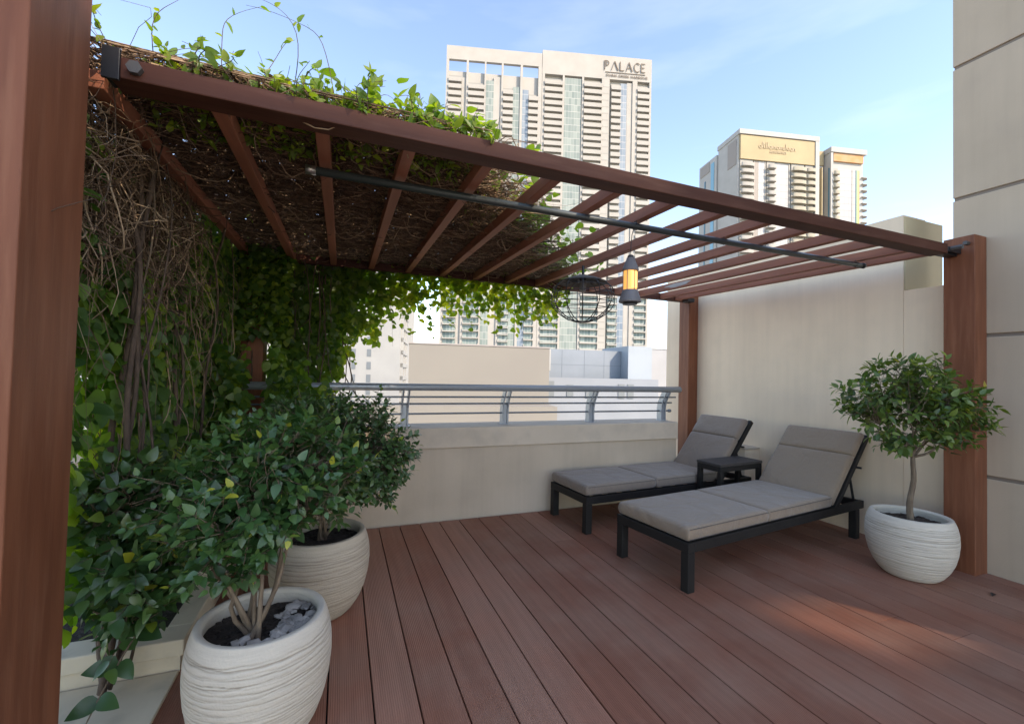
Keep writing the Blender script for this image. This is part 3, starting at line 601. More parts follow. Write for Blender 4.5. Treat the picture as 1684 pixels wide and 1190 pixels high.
Up_ = np.stack([1+rng.normal(size=n)*.35, -.45+rng.normal(size=n)*.35, .55+rng.normal(size=n)*.4], -1)
tag(leaves_obj('foliage', np.stack([x, y, z], -1)-B, D, Up_, (.034+.058*rng.random(n)**1.5), M['leaf_vine'], t, tpl_vine, np.clip(.08+.75*rng.random(n)**1.3+.15*nf[k], 0, 1)), kind='stuff')
n = 5200; y = U(n, 1.7, 4.4); x = U(n, -1.35, -1.1); z = U(n, 1.45, 2.22)
tag(leaves_obj('dead_leaves', np.stack([x, y, z], -1)-B, rdir(n), np.stack([1+0*x, rng.normal(size=n)*.4, rng.normal(size=n)*.4], -1), U(n, .05, .10), M['twig'], t, tpl_vine, rng.random(n)*.5), kind='stuff')

# (b) dry mat on the pergola roof with fresh shoots on top
t = thing('roof_vine', 'thick mat of dry brown vine stems lying across the pergola roof, green shoots on top', 'vine', (.3, 3.0, 2.3)); B = np.array((.3, 3.0, 2.3))
def xmax(y): return .30+.95*np.clip((y-1.8), 0, 3)**.9*.85
n = 9500
y = U(n, 1.66, 4.5); xm = xmax(y); x = -1.0+(xm+1.0)*rng.random(n)**.92; z = 2.272+np.abs(rng.normal(size=n))*.055
thick = np.clip((xm-x)/.7, .15, 1); z = 2.268+(z-2.272)*(.5+thick*.9)+.02*rng.random(n)
st = np.stack([x, y, z], -1); a = rng.normal(size=n)*.9; ln = U(n, .12, .5)
en = st+np.stack([np.cos(a)*ln, np.sin(a)*ln*.8, rng.normal(size=n)*.03], -1)
P = strand_paths(n, st, en, 8, .045); P[:, :, 2] = np.maximum(P[:, :, 2], 2.262+.018*(P[:, :, 1]-1.8)); P[:, :, 2] = np.minimum(P[:, :, 2], 1.318+.565*P[:, :, 1]+.02*rng.random((n, 1)))
lowk = rng.random(n) < .10; P[lowk, :, 2] -= np.sin(np.linspace(0, np.pi, 8))[None, :]*U(int(lowk.sum()), .02, .09)[:, None]
okm = (P[:, :, 1].min(axis=1) > 1.72); P = P[okm]; n = len(P)
tag(tubes_obj('dry_stems', P-B, np.tile((.0010+.0030*rng.random(n)**2)[:, None], (1, 8))*np.linspace(1.15, .6, 8), M['twig'], t, 4, rng.random(n)**1.5*.95), kind='stuff')
# dark dead-leaf litter within the mat, closing the gaps
n = 11000
y = 1.9+2.6*rng.random(n)**.75; xm = xmax(y)-.25; x = -1.0+(xm+1.0)*rng.random(n); z = 2.31+.11*rng.random(n)
tag(leaves_obj('leaf_litter', np.stack([x, y, z], -1)-B, rdir(n)*np.array([1, 1, .3]), np.stack([rng.normal(size=n)*.4, rng.normal(size=n)*.4, np.ones(n)], -1), U(n, .03, .08), M['twig'], t, tpl_vine, rng.random(n)*.5), kind='stuff')
# green leaves in and on the mat
def leafset(name, x, y, z, size, m, parent, B, tint, updir=(0, -.2, 1), dmean=(0, 0, 0), tpl=tpl_vine):
    n = len(x); D = rdir(n)*np.array([1, 1, .6])+np.array(dmean); Up_ = np.array(updir)+rng.normal(size=(n, 3))*.5
    return tag(leaves_obj(name, np.stack([x, y, z], -1)-B, D, Up_, size, m, parent, tpl, tint), kind='stuff')
n = 3600
y = U(n, 1.8, 4.5); e = xmax(y)+rng.normal(size=n)*.22; x = e-.05; z = 2.30+.09*rng.random(n)+np.abs(rng.normal(size=n))*.05
cl = np.sin(x*9+y*4)*np.sin(y*7-x*3); k = rng.random(n) < .45+.5*cl; x, y, z = x[k], y[k], z[k]; n = len(x)
leafset('edge_foliage', x, y, z, U(n, .04, .08), M['leaf_top'], t, B, rng.random(n)*.8)
# sprouting shoots above the front beam
SP = []; SR = []; LP = []; LD = []; LU = []; LS = []; TT = []
def shoot(p0, p1, bow, leafs, r=.0022, size=.045, S=14):
    P = curve(p0, p1, S, 0, .02, bow); SP.append(P); SR.append(np.linspace(r, r*.35, S))
    for j in range(leafs):
        f = rng.uniform(.1, 1)*(S-1); i = int(f); p = P[i]+(P[min(i+1, S-1)]-P[i])*(f-i)
        LP.append(p); LD.append(rdir(1)[0]+np.array([0, 0, .25])); LU.append(np.array([0, -.7, .8])+rng.normal(size=3)*.5); LS.append(size*rng.uniform(.5, 1.25)); TT.append(rng.random())
for _ in range(480):
    y0 = rng.uniform(1.74, 2.2); x0 = -.72+1.25*rng.random()**.85; h = rng.uniform(.02, .12)*(1.0 if x0 < .1 else .8)
    shoot((x0, y0, 2.27), (x0+rng.normal()*.08, y0+rng.normal()*.06, 2.28+h), rng.normal(size=3)*.03, rng.integers(5, 12))
for _ in range(60):
    y0 = rng.uniform(2.2, 4.2); x0 = rng.uniform(-.9, 1)*1; 
    if x0 < xmax(y0): shoot((x0, y0, 2.34), (x0+rng.normal()*.1, y0+rng.normal()*.1, 2.44+.1*rng.random()), rng.normal(size=3)*.03, 7)
# long arching tendrils against the sky
for p0, p1, bow, lf in [((-.42, 1.80, 2.30), (-.30, 1.78, 2.60), (-.05, 0, .06), 5), ((-.20, 1.80, 2.30), (-.42, 1.78, 2.62), (.12, 0, .08), 6), ((-.05, 1.80, 2.28), (-.36, 1.8, 2.60), (.10, 0, .12), 5), ((-.62, 1.80, 2.30), (-.52, 1.8, 2.58), (-.03, 0, .03), 6),
                        ((.05, 1.8, 2.28), (.28, 1.78, 2.27), (0, 0, .13), 5), ((.22, 1.8, 2.26), (.36, 1.80, 2.25), (0, 0, .12), 6), ((-.70, 1.8, 2.33), (-.45, 1.8, 2.36), (0, 0, .06), 7), ((.40, 1.80, 2.24), (.47, 1.8, 2.21), (.03, 0, .10), 2), ((-.33, 1.8, 2.3), (-.2, 1.8, 2.52), (0, 0, .05), 7)]:
    shoot(p0, p1, bow, lf, .0017, .035, 14)
tag(tubes_obj('young_shoots', [p-B for p in SP], SR, M['barkd'], t, 4), kind='stuff')
tag(leaves_obj('young_foliage', np.array(LP)-B, LD, LU, LS, M['leaf_top'], t, tpl_oval, TT), kind='stuff')

# (c) leafy curtain hanging from the far beam
t = thing('hanging_vine', 'leafy green vine hanging along the far beam and thickening to the floor at left', 'vine', (.3, 4.35, 1.0)); B = np.array((.3, 4.35, 1.0))
n = 34000
x = -1.1+3.45*rng.random(n)**1.15; z = U(n, .5, 2.42)
low = np.interp(x, [-1.1, -.55, -.3, -.10, .05, .2, .4, .6, .85, 1.0, 1.3, 1.6, 2.0, 2.35], [.5, .5, .62, .95, 1.33, 1.53, 1.72, 1.82, 1.83, 1.90, 1.86, 1.84, 1.86, 1.96])
wv = .07*np.sin(x*17)+.05*np.sin(x*31+1)+.04*np.sin(x*57)
d = (z-(low+wv)); prob = np.clip(d/.22, 0, 1)**.8
nf = np.sin(x*8+z*5)*np.sin(z*11-x*4); prob *= np.clip(.82+.35*nf, .3, 1)
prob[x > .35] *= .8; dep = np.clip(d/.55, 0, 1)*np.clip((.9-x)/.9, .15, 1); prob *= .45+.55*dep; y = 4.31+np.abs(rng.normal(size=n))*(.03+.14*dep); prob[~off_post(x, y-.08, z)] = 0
k = rng.random(n) < prob; x, y, z, nf, dep = x[k], y[k], z[k], nf[k], dep[k]; n = len(x)
D = np.stack([rng.normal(size=n)*.6, rng.normal(size=n)*.4-.35, -.7+rng.normal(size=n)*.4], -1); Up_ = np.stack([rng.normal(size=n)*.4, -1+rng.normal(size=n)*.3, .55+rng.normal(size=n)*.4], -1)
tag(leaves_obj('foliage', np.stack([x, y, z], -1)-B, D, Up_, U(n, .045, .088), M['leaf_hang'], t, tpl_vine, np.clip(.12+.50*rng.random(n)+.1*nf+.38*(1-dep), 0, 1)), kind='stuff')  # fringe tint lifted to paint in the light coming through sparse leaves
n = 3600; x = -.95+.93*rng.random(n); y = U(n, 3.30, 3.72); z = .45+1.0*rng.random(n); k = (z < 1.42-.9*np.clip(x+.42, 0, 1)+.08*np.sin(x*40)) & (x < -.06+.05*np.sin(z*23)); x, y, z = x[k], y[k], z[k]
n2 = 1100; x = np.append(x, U(n2, -.92, -.42)); y = np.append(y, U(n2, 4.05, 4.24)); z = np.append(z, 1.5+.8*rng.random(n2)**.8); k = off_post(x, y, z); x, y, z = x[k], y[k], z[k]; n = len(x)
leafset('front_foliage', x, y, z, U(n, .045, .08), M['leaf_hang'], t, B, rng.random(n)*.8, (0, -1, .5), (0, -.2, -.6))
SP = []; SR = []; LP = []; LD = []; LU = []; LS = []; TT = []
for x0, z1, lf in [(.86, 1.58, 11), (1.02, 1.70, 8), (.62, 1.62, 12), (.45, 1.52, 13), (1.25, 1.72, 8), (1.5, 1.70, 10), (1.75, 1.74, 9), (.30, 1.50, 12), (.12, 1.32, 12), (.02, 1.20, 13), (2.0, 1.78, 8)]:
    shoot((x0+rng.normal()*.05, 4.32, 2.1), (x0, 4.30, z1), rng.normal(size=3)*.04, lf+8, .002, .06)
tag(tubes_obj('trailing_shoots', [p-B for p in SP], SR, M['barkd'], t, 4), kind='stuff')
tag(leaves_obj('trailing_foliage', np.array(LP)-B, LD, LU, LS, M['leaf_top'], t, tpl_vine, TT), kind='stuff')
n = 40
st = np.stack([U(n, -.58, .0), U(n, 4.25, 4.5), np.full(n, 2.25)], -1); en = st+np.stack([rng.normal(size=n)*.15, rng.normal(size=n)*.05, -U(n, .5, 1.6)], -1)
tubes_obj('stems', strand_paths(n, st, en, 14, .06)-B, np.tile(U(n, .002, .007)[:, None], (1, 14)), M['barkd'], t, 5)

# ------------------------------------------------------------ loungers
def rounded_slab(x0, x1, y0, y1, z0, z1, r=.02, puff=.010, n=14):
    """upholstered pad as a subdivided puffed slab, closed mesh"""
    V = []; F = []; nx, ny = n, n
    def prof(u): return 1-abs(2*u-1)**5
    def bev(u, a, b):
        return a+(b-a)*u
    idx = {}
    xsn = [0, .012, .04]+[i/(nx) for i in range(1, nx)]+[.96, .988, 1]; xsn = sorted(set(xsn)); nX = len(xsn)
    for side in (0, 1):
        for i, u in enumerate(xsn):
            for j, v in enumerate(xsn):
                e = min(u, 1-u)*(x1-x0); f = min(v, 1-v)*(y1-y0)
                dz = 0
                for q in (e, f):
                    if q < r: dz += r-math.sqrt(max(0, r*r-(r-q)**2))
                dz = min(dz, (z1-z0)/2*.85)
                z = (z1-dz+puff*prof(u)*prof(v)) if side else (z0+dz)
                V.append((bev(u, x0, x1), bev(v, y0, y1), z))
    K = nX*nX
    for i in range(nX-1):
        for j in range(nX-1):
            a = i*nX+j; F.append((K+a, K+a+nX, K+a+nX+1, K+a+1)); F.append((a, a+1, a+nX+1, a+nX))
    for i in range(nX-1):
        a = i*nX; F.append((a, a+nX, K+a+nX, K+a)); a = i*nX+nX-1; F.append((a, K+a, K+a+nX, a+nX))
        a = i; F.append((a, K+a, K+a+1, a+1)); a = (nX-1)*nX+i; F.append((a, a+1, K+a+1, K+a))
    return V, F
def make_lounger(label, loc, rz, W, fabricm, seat_L=1.50, back_L=.64, ang=55, total=2.03):
    t = thing('sun_lounger', label, 'sun lounger', loc, rz, 'sun loungers side by side under the pergola'); h = W/2
    f = MB()
    for s in (-1, 1): y0, y1 = (s*h-.0, s*(h-.035)); f.box(0.061, total, min(y0, y1), max(y0, y1), .238, .300)
    f.box(.0, .0605, -h, h, .238, .299); f.box(total-.04, total-.001, -h+.0355, h-.0355, .238, .298); f.box(.72, .76, -h+.0355, h-.0355, .245, .285)
    f.build('frame', M['frame'], t, bevel=.004)
    sl = MB()
    for k in range(9): x = .12+k*.155; sl.box(x, x+.06, -h+.0355, h-.0355, .286, .299)
    sl.build('slats', M['frame'], t)
    for x, s in ((.0, -1), (.0, 1), (total-.13, -1), (total-.13, 1)):
        y0, y1 = (s*h, s*(h-.058)); MB().box(x+.0005, x+.0595, min(y0, y1)+.0005, max(y0, y1)-.0005, 0, .2375).build('leg', M['frame'], t, bevel=.004)
    # two seat cushions
    xm = seat_L*.5
    for a, b in ((.005, xm-.004), (xm+.004, seat_L)):
        V, F = rounded_slab(a, b, -h+.006, h-.006, .306, .388, .016, .009); c = mesh_np('seat_cushion', V, F, fabricm, t, True)
        e = MB(); y = h-.004
        for z in (.316, .377): e.tube([(a+.01, -y, z), ((a+b)/2, -y, z), (b-.01, -y, z)], .0022, 5)
        e.build('piping', M['piping'], c)
    # reclined back: frame, cushion in two pads
    A = R_(ang); ca, sa = math.cos(A), math.sin(A); mt = Matrix(((ca, 0, -sa, seat_L+.03), (0, 1, 0, 0), (sa, 0, ca, .310), (0, 0, 0, 1)))
    bf = MB()
    for s in (-1, 1): y0, y1 = s*h, s*(h-.035); bf.box(-.03, back_L+.03, min(y0, y1), max(y0, y1), -.055, -.012, mt)
    for x in (0, .16, .32, .48, back_L-.005): bf.box(x, x+.035, -h+.0355, h-.0355, -.045, -.020, mt)
    bf.build('back_frame', M['frame'], t, bevel=.003)
    bc = None
    for a, b in ((.0, back_L*.66), (back_L*.66+.003, back_L)):
        V, F = rounded_slab(a, b, -h+.008, h-.008, -.008, .060, .018, .010); V = [tuple(mt @ Vector(v)) for v in V]
        mesh_np('back_cushion', V, F, fabricm, t, True)
    st = MB(); p1 = mt @ Vector((.42, 0, -.05))
    for s in (-1, 1): y = s*(h-.055); st.tube([(p1.x, y, p1.z), (p1.x+.10, y, .275)], .010, 8)
    st.tube([(p1.x, -h+.05, p1.z), (p1.x, h-.05, p1.z)], .008, 8)
    st.build('support_stay', M['frame'], t)
    MB().tube([(p1.x+.01, -h-.035, p1.z+.01), (p1.x+.01, -h+.03, p1.z+.01)], .009, 8).build('adjuster_knob', M['black'], t)
    return t
make_lounger('nearer sun lounger, taupe cushions on a charcoal frame, beside the potted tree', (1.928, 2.376, 0), R_(7.5), .62, M['cush'], 1.65, .72, 46, 2.15)
make_lounger('farther sun lounger with grey cushions on a charcoal frame, along the parapet', (1.863, 3.382, 0), R_(4.4), .565, M['cush2'], 1.51, .70, 51, 2.02)
# side table
t = thing('side_table', 'small dark grey square-edged side table between the two sun loungers', 'side table', (3.40, 3.075, 0), R_(5))
MB().box(-.285, .285, -.13, .13, .508, .532).build('table_top', M['table'], t, bevel=.004)
f = MB(); f.box(-.28, .28, -.127, -.092, .462, .5075); f.box(-.28, .28, .092, .127, .462, .5075); f.box(-.28, -.246, -.092, .092, .463, .507); f.box(.246, .28, -.092, .092, .463, .507); f.build('apron', M['frame'], t, bevel=.003)
for sx in (-1, 1):
    for sy in (-1, 1):
        MB().box(min(sx*.2795, sx*.24), max(sx*.2795, sx*.24), min(sy*.1265, sy*.088), max(sy*.1265, sy*.088), 0, .4615).build('leg', M['frame'], t, bevel=.003)

# ------------------------------------------------------------ lantern and wire lamp
amber = bpy.data.materials.new('amber_glass'); amber.use_nodes = True; b = amber.node_tree.nodes['Principled BSDF']
b.inputs['Base Color'].default_value = (.85, .45, .15, 1); b.inputs['Roughness'].default_value = .25; b.inputs['Emission Color'].default_value = (1, .50, .13, 1); b.inputs['Emission Strength'].default_value = .26
flame = bpy.data.materials.new('glowing_flame'); flame.use_nodes = True; b = flame.node_tree.nodes['Principled BSDF']
b.inputs['Emission Color'].default_value = (1, .62, .18, 1); b.inputs['Emission Strength'].default_value = .42; b.inputs['Base Color'].default_value = (.9, .6, .2, 1)
lg = noise_mat('grey_lantern_plastic', (.16, .15, .155), (.14, .135, .14), 9, 3, .5)
t = thing('hanging_lantern', 'lit amber lantern with grey cap and flared base hanging from the dark pole', 'lantern', (1.562, 2.13, 1.72))
MB().lathe([(0, .268), (.022, .268), (.024, .262), (.026, .255), (.046, .205), (.048, .196), (.0465, .190), (.0, .190)], 28).build('cap', lg, t, smooth=False, bevel=.001)
MB().lathe([(.018, .268), (.018, .278), (.012, .284), (0, .284)], 16).build('cap_ring', M['black'], t)
MB().lathe([(.0, .0785), (.038, .0785), (.038, .189), (.0, .189)], 28).build('glass', amber, t, smooth=False)
MB().lathe([(.0, .085), (.0395, .085), (.0395, .182), (.0, .182)], 4).build('inner_flame', flame, t) if False else MB().box(-.020, .020, -.0400, -.0385, .086, .182).build('inner_flame', flame, t, bevel=.001)
for k in range(6):
    a = math.pi/6+k*math.pi/3; MB().tube([(.0415*math.cos(a), .0415*math.sin(a), .078), (.0415*math.cos(a), .0415*math.sin(a), .19)], .0022, 6).build('cage_bar', lg, t)
MB().lathe([(.0, .078), (.042, .078), (.046, .070), (.060, .028), (.064, .016), (.063, .006), (.058, .004), (.0, .004)], 28).build('base', lg, t, bevel=.001)
MB().lathe([(.045, .0035), (.040, -.008), (.0, -.008)], 24).build('foot', M['black'], t)
MB().tube([(0, 0, .284), (.001, .0, .34), (-.002, -.012, .40), (0, -.03, .44), (0, -.052, .452), (0, -.045, .472), (0, -.028, .470)], .0022, 6).build('hook', M['black'], t)
e = MB()
for k in range(5): a = k*.006; e.tube([(-.006+a, -.03, .423), (-.006+a, -.053, .446), (-.006+a, -.03, .469), (-.006+a, -.008, .446), (-.006+a, -.03, .423)], .0014, 5)
e.build('wire_wrap', M['metal'], t)
# wire cage lamp under the far rafters
t = thing('wire_lamp', 'round black wire cage lamp hanging under the rafters by the far beam', 'lamp', (1.87, 3.2, 1.675)); Rw = .262
wp = [(r_, .06+z_*.86) for r_, z_ in [(.0, .0), (.06, .004), (.13, .03), (.19, .075), (.235, .125), (Rw, .18), (Rw, .27), (.245, .335), (.20, .385), (.10, .405), (.0, .408)]]
for k in range(12):
    a = 2*math.pi*k/12; MB().tube([(r*math.cos(a), r*math.sin(a), z) for r, z in wp], .0040, 6).build('cage_wire', M['black'], t)
for r, z in ((.06, .004), (.13, .03), (.19, .075), (.235, .125), (Rw, .18), (Rw, .225), (Rw, .27), (.245, .335), (.20, .385)):
    MB().tube([(r*math.cos(2*math.pi*k/32), r*math.sin(2*math.pi*k/32), .06+z*.86) for k in range(33)], .0028, 6, False).build('cage_ring', M['black'], t)
MB().lathe([(.0, .46), (.035, .455), (.13, .425), (.20, .395), (.198, .388), (.12, .412), (.0, .43)], 32).build('lamp_shade', noise_mat('weathered_shade', (.07, .06, .05), (.11, .095, .08), 8, 5, .8), t)
MB().lathe([(.0, .42), (.028, .42), (.028, .33), (.022, .32), (.0, .32)], 16).build('lamp_holder', lg, t)
MB().tube([(0, 0, .455), (0, 0, .535)], .012, 8).build('ceiling_stem', M['black'], t)

# dry leaf on the boards
t = mesh_np('fallen_leaf', [(0, 0, .004), (.03, .012, .016), (.07, .006, .006), (.035, -.016, .012), (.02, .0, .004)], [(0, 3, 4), (0, 4, 1), (4, 3, 2), (4, 2, 1)], M['deadleaf']); t.location = (3.74, 1.44, 0); t.rotation_euler = (0, 0, .3)
tag(t, 'curled dark dry leaf lying on the deck below the tan wall', 'leaf')

# ------------------------------------------------------------ city
facw = noise_mat('tower_white_concrete', (.385, .37, .335), (.35, .335, .30), .15, 4, .9)
facs = noise_mat('tower_balcony_concrete', (.385, .37, .335), (.345, .33, .295), .2, 4, .9)
dark = mat('recessed_window_wall', (.28, .27, .24), .6)
bronze = mat('bronze_letters', (.10, .07, .045), .5)
def grid_glass(name, c1, c2, cl, sx, sz, lw=.06):
    m = mat(name, c1, .4, spec=.25); l = m.node_tree.links.new; b = m.node_tree.nodes['Principled BSDF']; tc = N(m, 'ShaderNodeTexCoord')
    sp = N(m, 'ShaderNodeSeparateXYZ'); l(tc.outputs['Object'], sp.inputs[0]); outs = []
    n = N(m, 'ShaderNodeTexWhiteNoise', noise_dimensions='2D'); cb = N(m, 'ShaderNodeCombineXYZ')
    for i, (ax, s) in enumerate((('X', sx), ('Z', sz))):
        dv = N(m, 'ShaderNodeMath', operation='DIVIDE'); dv.inputs[1].default_value = s; l(sp.outputs[0 if ax == 'X' else 2], dv.inputs[0])
        fl = N(m, 'ShaderNodeMath', operation='FLOOR'); l(dv.outputs[0], fl.inputs[0]); l(fl.outputs[0], cb.inputs[i])
        fr = N(m, 'ShaderNodeMath', operation='FRACT'); l(dv.outputs[0], fr.inputs[0]); lt = N(m, 'ShaderNodeMath', operation='LESS_THAN'); lt.inputs[1].default_value = lw*(1 if ax == 'X' else 1.2); l(fr.outputs[0], lt.inputs[0]); outs.append(lt)
    mxm = N(m, 'ShaderNodeMath', operation='MAXIMUM'); l(outs[0].outputs[0], mxm.inputs[0]); l(outs[1].outputs[0], mxm.inputs[1]); l(cb.outputs[0], n.inputs['Vector'])
    g1 = N(m, 'ShaderNodeMixRGB'); g1.inputs[1].default_value = (*c1, 1); g1.inputs[2].default_value = (*c2, 1); l(n.outputs['Value'], g1.inputs[0])
    g2 = N(m, 'ShaderNodeMixRGB'); g2.inputs[2].default_value = (*cl, 1); l(mxm.outputs[0], g2.inputs[0]); l(g1.outputs[0], g2.inputs[1]); l(g2.outputs[0], b.inputs['Base Color'])
    return m
FH = 3.43
glassg = grid_glass('green_curtain_glass', (.17, .215, .20), (.27, .31, .28), (.42, .42, .39), 1.5, FH, .05)
glassb = grid_glass('blue_curtain_glass', (.15, .20, .25), (.23, .28, .32), (.42, .42, .42), 1.5, FH, .05)
glasst = grid_glass('green_window_band', (.12, .17, .165), (.24, .30, .28), (.45, .45, .42), 1.6, FH, .07)
def frame_root(name, label, origin, dirx, dz=0):
    t = thing(name, label, 'building', (origin[0], origin[1], dz), math.atan2(dirx[1], dirx[0])); return t   # local x along facade, local -y towards us
# --- first tower
T1 = frame_root('hotel_tower', 'tall white hotel tower with stacked balconies and an open-framed crown at left', (45.21, 210.06), (.9613, -.2756))
ZB = -30
def bx(t, name, m, *bs):
    q = MB()
    for b in bs: q.box(*b)
    return q.build(name, m, t)
bx(T1, 'wing_core', facw, (-1.0, 45.9, 1.8, 26, ZB, 150.4)); bx(T1, 'block_core', facw, (46.0, 102.9, 1.9, 28, ZB, 152.2))
bx(T1, 'crown_frame', facw, (-1.6, 46.0, 0, 1.6, 155.2, 162.0)); bx(T1, 'crown_wall', facw, (46.2, 103.1, 0, 3, 151.9, 163.9))
bx(T1, 'side_return', facw, (102.2, 103.1, 3, 28, 120, 163.9)) if False else None
for a, b_ in ((-1.6, -.3), (8.3, 9.4), (17.3, 18.1), (25.7, 26.7), (35.2, 36.4), (44.3, 46.1)): bx(T1, 'fin', facw, (a, b_, .01, 1.79, ZB, 155.19))
for a, b_ in ((46.25, 47.6), (56.7, 57.7), (66.7, 67.7), (77.0, 81.0), (90.0+3.1, 95.6), (102.0, 103.05)): bx(T1, 'pier', facw, (a, b_, .02, 1.89, ZB, 151.89))
bx(T1, 'plain_wall', facw, (6.1, 8.29, .9, 1.79, ZB, 147)); bx(T1, 'plain_wall', facw, (22.0, 25.69, .7, 1.79, ZB, 148.5))
bal_cols = [(-.2, 6.0, 147.5), (9.45, 17.25, 144.6), (26.75, 31.6, 143.2), (39.6, 44.25, 141.0), (47.7, 56.6, 150.0), (67.8, 76.9, 150.5), (82.0, 86.8, 150.0), (95.7, 101.9, 150.0)]
for a, b_, zt in bal_cols: bx(T1, 'window_wall', dark, (a, b_, .75, 1.78, 42, zt)); bx(T1, 'window_wall', glasst, (a, b_, .75, 1.78, ZB, 41.9))
for a, b_, m_, zt in ((18.15, 22.0, glassg, 146.2), (31.7, 35.15, glassg, 144), (36.45, 39.5, glassb, 143), (57.8, 66.6, glassg, 151), (86.9, 90.2, glassb, 150.5), (90.3, 93.0, facw, 151)): bx(T1, 'curtain_wall', m_, (a, b_, .5, 1.77, ZB, zt))
slots = []
for k in range(42): z = 147.5-FH*k; slots.append((77.5, 80.6, -.02, .019, z, z+.5))
for q_ in slots: bx(T1, 'slot_window', dark, q_)
protos = []; cnt = 0; rest = MB(); upper_order = []
for ci, (a, b_, zt) in enumerate(bal_cols):
    z = zt-FH-.2; fl = 0
    while z > -8: upper_order.append((z, ci)); z -= FH
upper_order.sort(key=lambda q: (-q[0] if q[0] > 95 else 1000-q[0]))
bmesh_of = {}
def balc(q, w_, lower):
    q.box(-.1, w_+.1, -.75, .74, 0, .32)                     # slab
    if lower: q.box(-.1, w_+.1, -.75, -.70, .33, .55)
    else: q.box(-.1, w_+.1, -.75, -.55, .33, 2.05)
    q.box(.0, .25, -.54, .74, .33, 1.2); q.box(w_-.25, w_, -.54, .74, .33, 1.2)
for n_, (z, ci) in enumerate(upper_order):
    a, b_, zt = bal_cols[ci]
    if n_ < 100:
        if ci not in bmesh_of:
            q = MB(); balc(q, b_-a, False); o = q.build('balcony', facs, T1); bmesh_of[ci] = o
        else: o = bmesh_of[ci].copy(); COL.objects.link(o); o.parent = T1
        o.location = (a, 0, z)
    else:
        m_ = Matrix.Translation((a, 0, z)); q = MB(); balc(q, b_-a, z < 40); k = len(rest.v); rest.v += [tuple(m_ @ Vector(v)) for v in q.v]; rest.f += [tuple(k+i for i in f) for f in q.f]
tag(rest.build('balconies', facs, T1), kind='stuff')
# roof line details
bx(T1, 'roof_railing', M['metal'], (48, 103, 2.2, 2.4, 164.0, 164.9))
def text_obj(txt, size, loc, parent, m, name='sign_letters', font_scale=(1, 1), ext=.15, align='LEFT', spacing=1.0):
    cu = bpy.data.curves.new(name, 'FONT'); cu.body = txt; cu.size = size; cu.extrude = ext; cu.space_character = spacing; cu.align_x = align
    tmp = bpy.data.objects.new(name, cu); COL.objects.link(tmp); bpy.context.view_layer.update()
    dg = bpy.context.evaluated_depsgraph_get(); me = bpy.data.meshes.new_from_object(tmp.evaluated_get(dg)); bpy.data.objects.remove(tmp); me.name = name
    me.materials.clear(); me.materials.append(m); o = bpy.data.objects.new(name, me); COL.objects.link(o); o.parent = parent; o.location = loc; o.rotation_euler = (R_(90), 0, 0); o.scale = (*font_scale, 1); return o
# thin serif-less capitals built from strokes, 'PALACE'
def strokes_sign(parent, x0, z0, Hh, m):
    W = Hh*.62; gap = Hh*.20; th = Hh*.062; out = MB(); x = x0
    def seg(ax, az, bx_, bz, k=1.0):
        d = Vector((bx_-ax, 0, bz-az)); Ln = d.length; mt = Matrix.Translation((ax, -.35, az)) @ d.to_track_quat('X', 'Z').to_matrix().to_4x4(); out.box(0, Ln, -.12, .12, -th*k/2, th*k/2, mt)
    def arc(cx, cz, rx_, rz_, a0, a1, n=10, k=1.0):
        pts = [(cx+rx_*math.cos(R_(a0+(a1-a0)*i/n)), cz+rz_*math.sin(R_(a0+(a1-a0)*i/n))) for i in range(n+1)]
        for p, q in zip(pts, pts[1:]): seg(p[0], p[1], q[0], q[1], k)
    # P
    seg(x, z0, x, z0+Hh, 1.5); seg(x+W*.30, z0+Hh*.42, x+W*.30, z0+Hh*.9, .8); arc(x+W*.35, z0+Hh*.74, W*.42, Hh*.25, 90, -90); seg(x-W*.1, z0+Hh, x+W*.4, z0+Hh, .8); x += W+gap
    # A (no bar)
    seg(x-.1*W, z0, x+W*.5, z0+Hh, .8); seg(x+W*.5, z0+Hh, x+W*1.15, z0, 1.7); x += W*1.2+gap
    # L
    seg(x, z0, x, z0+Hh, 1.4); seg(x, z0+th*.4, x+W*.72, z0+th*.4); x += W*.8+gap
    # A
    seg(x, z0, x+W*.5, z0+Hh, .8); seg(x+W*.5, z0+Hh, x+W*1.1, z0, 1.6); seg(x+W*.25, z0+Hh*.36, x+W*.85, z0+Hh*.36, .7); x += W*1.15+gap
    # C
    arc(x+W*.55, z0+Hh*.5, W*.55, Hh*.5, 45, 315, 14, 1.2); x += W*.98+gap
    # E
    seg(x, z0, x, z0+Hh, 1.4); seg(x, z0+Hh-th*.5, x+W*.7, z0+Hh-th*.5); seg(x, z0+Hh*.52, x+W*.6, z0+Hh*.52, .8); seg(x, z0+th*.5, x+W*.72, z0+th*.5); x += W*.75
    return out.build('sign_letters', m, parent), x
o, xe = strokes_sign(T1, 78.2, 156.5, 4.6, bronze)
bx(T1, 'sign_rule', bronze, (78.6, xe, -.3, -.1, 155.25, 155.5))
text_obj('DUBAI CREEK HARBOUR', 1.75, (79.0, -.3, 153.2), T1, bronze, ext=.08, spacing=1.15)

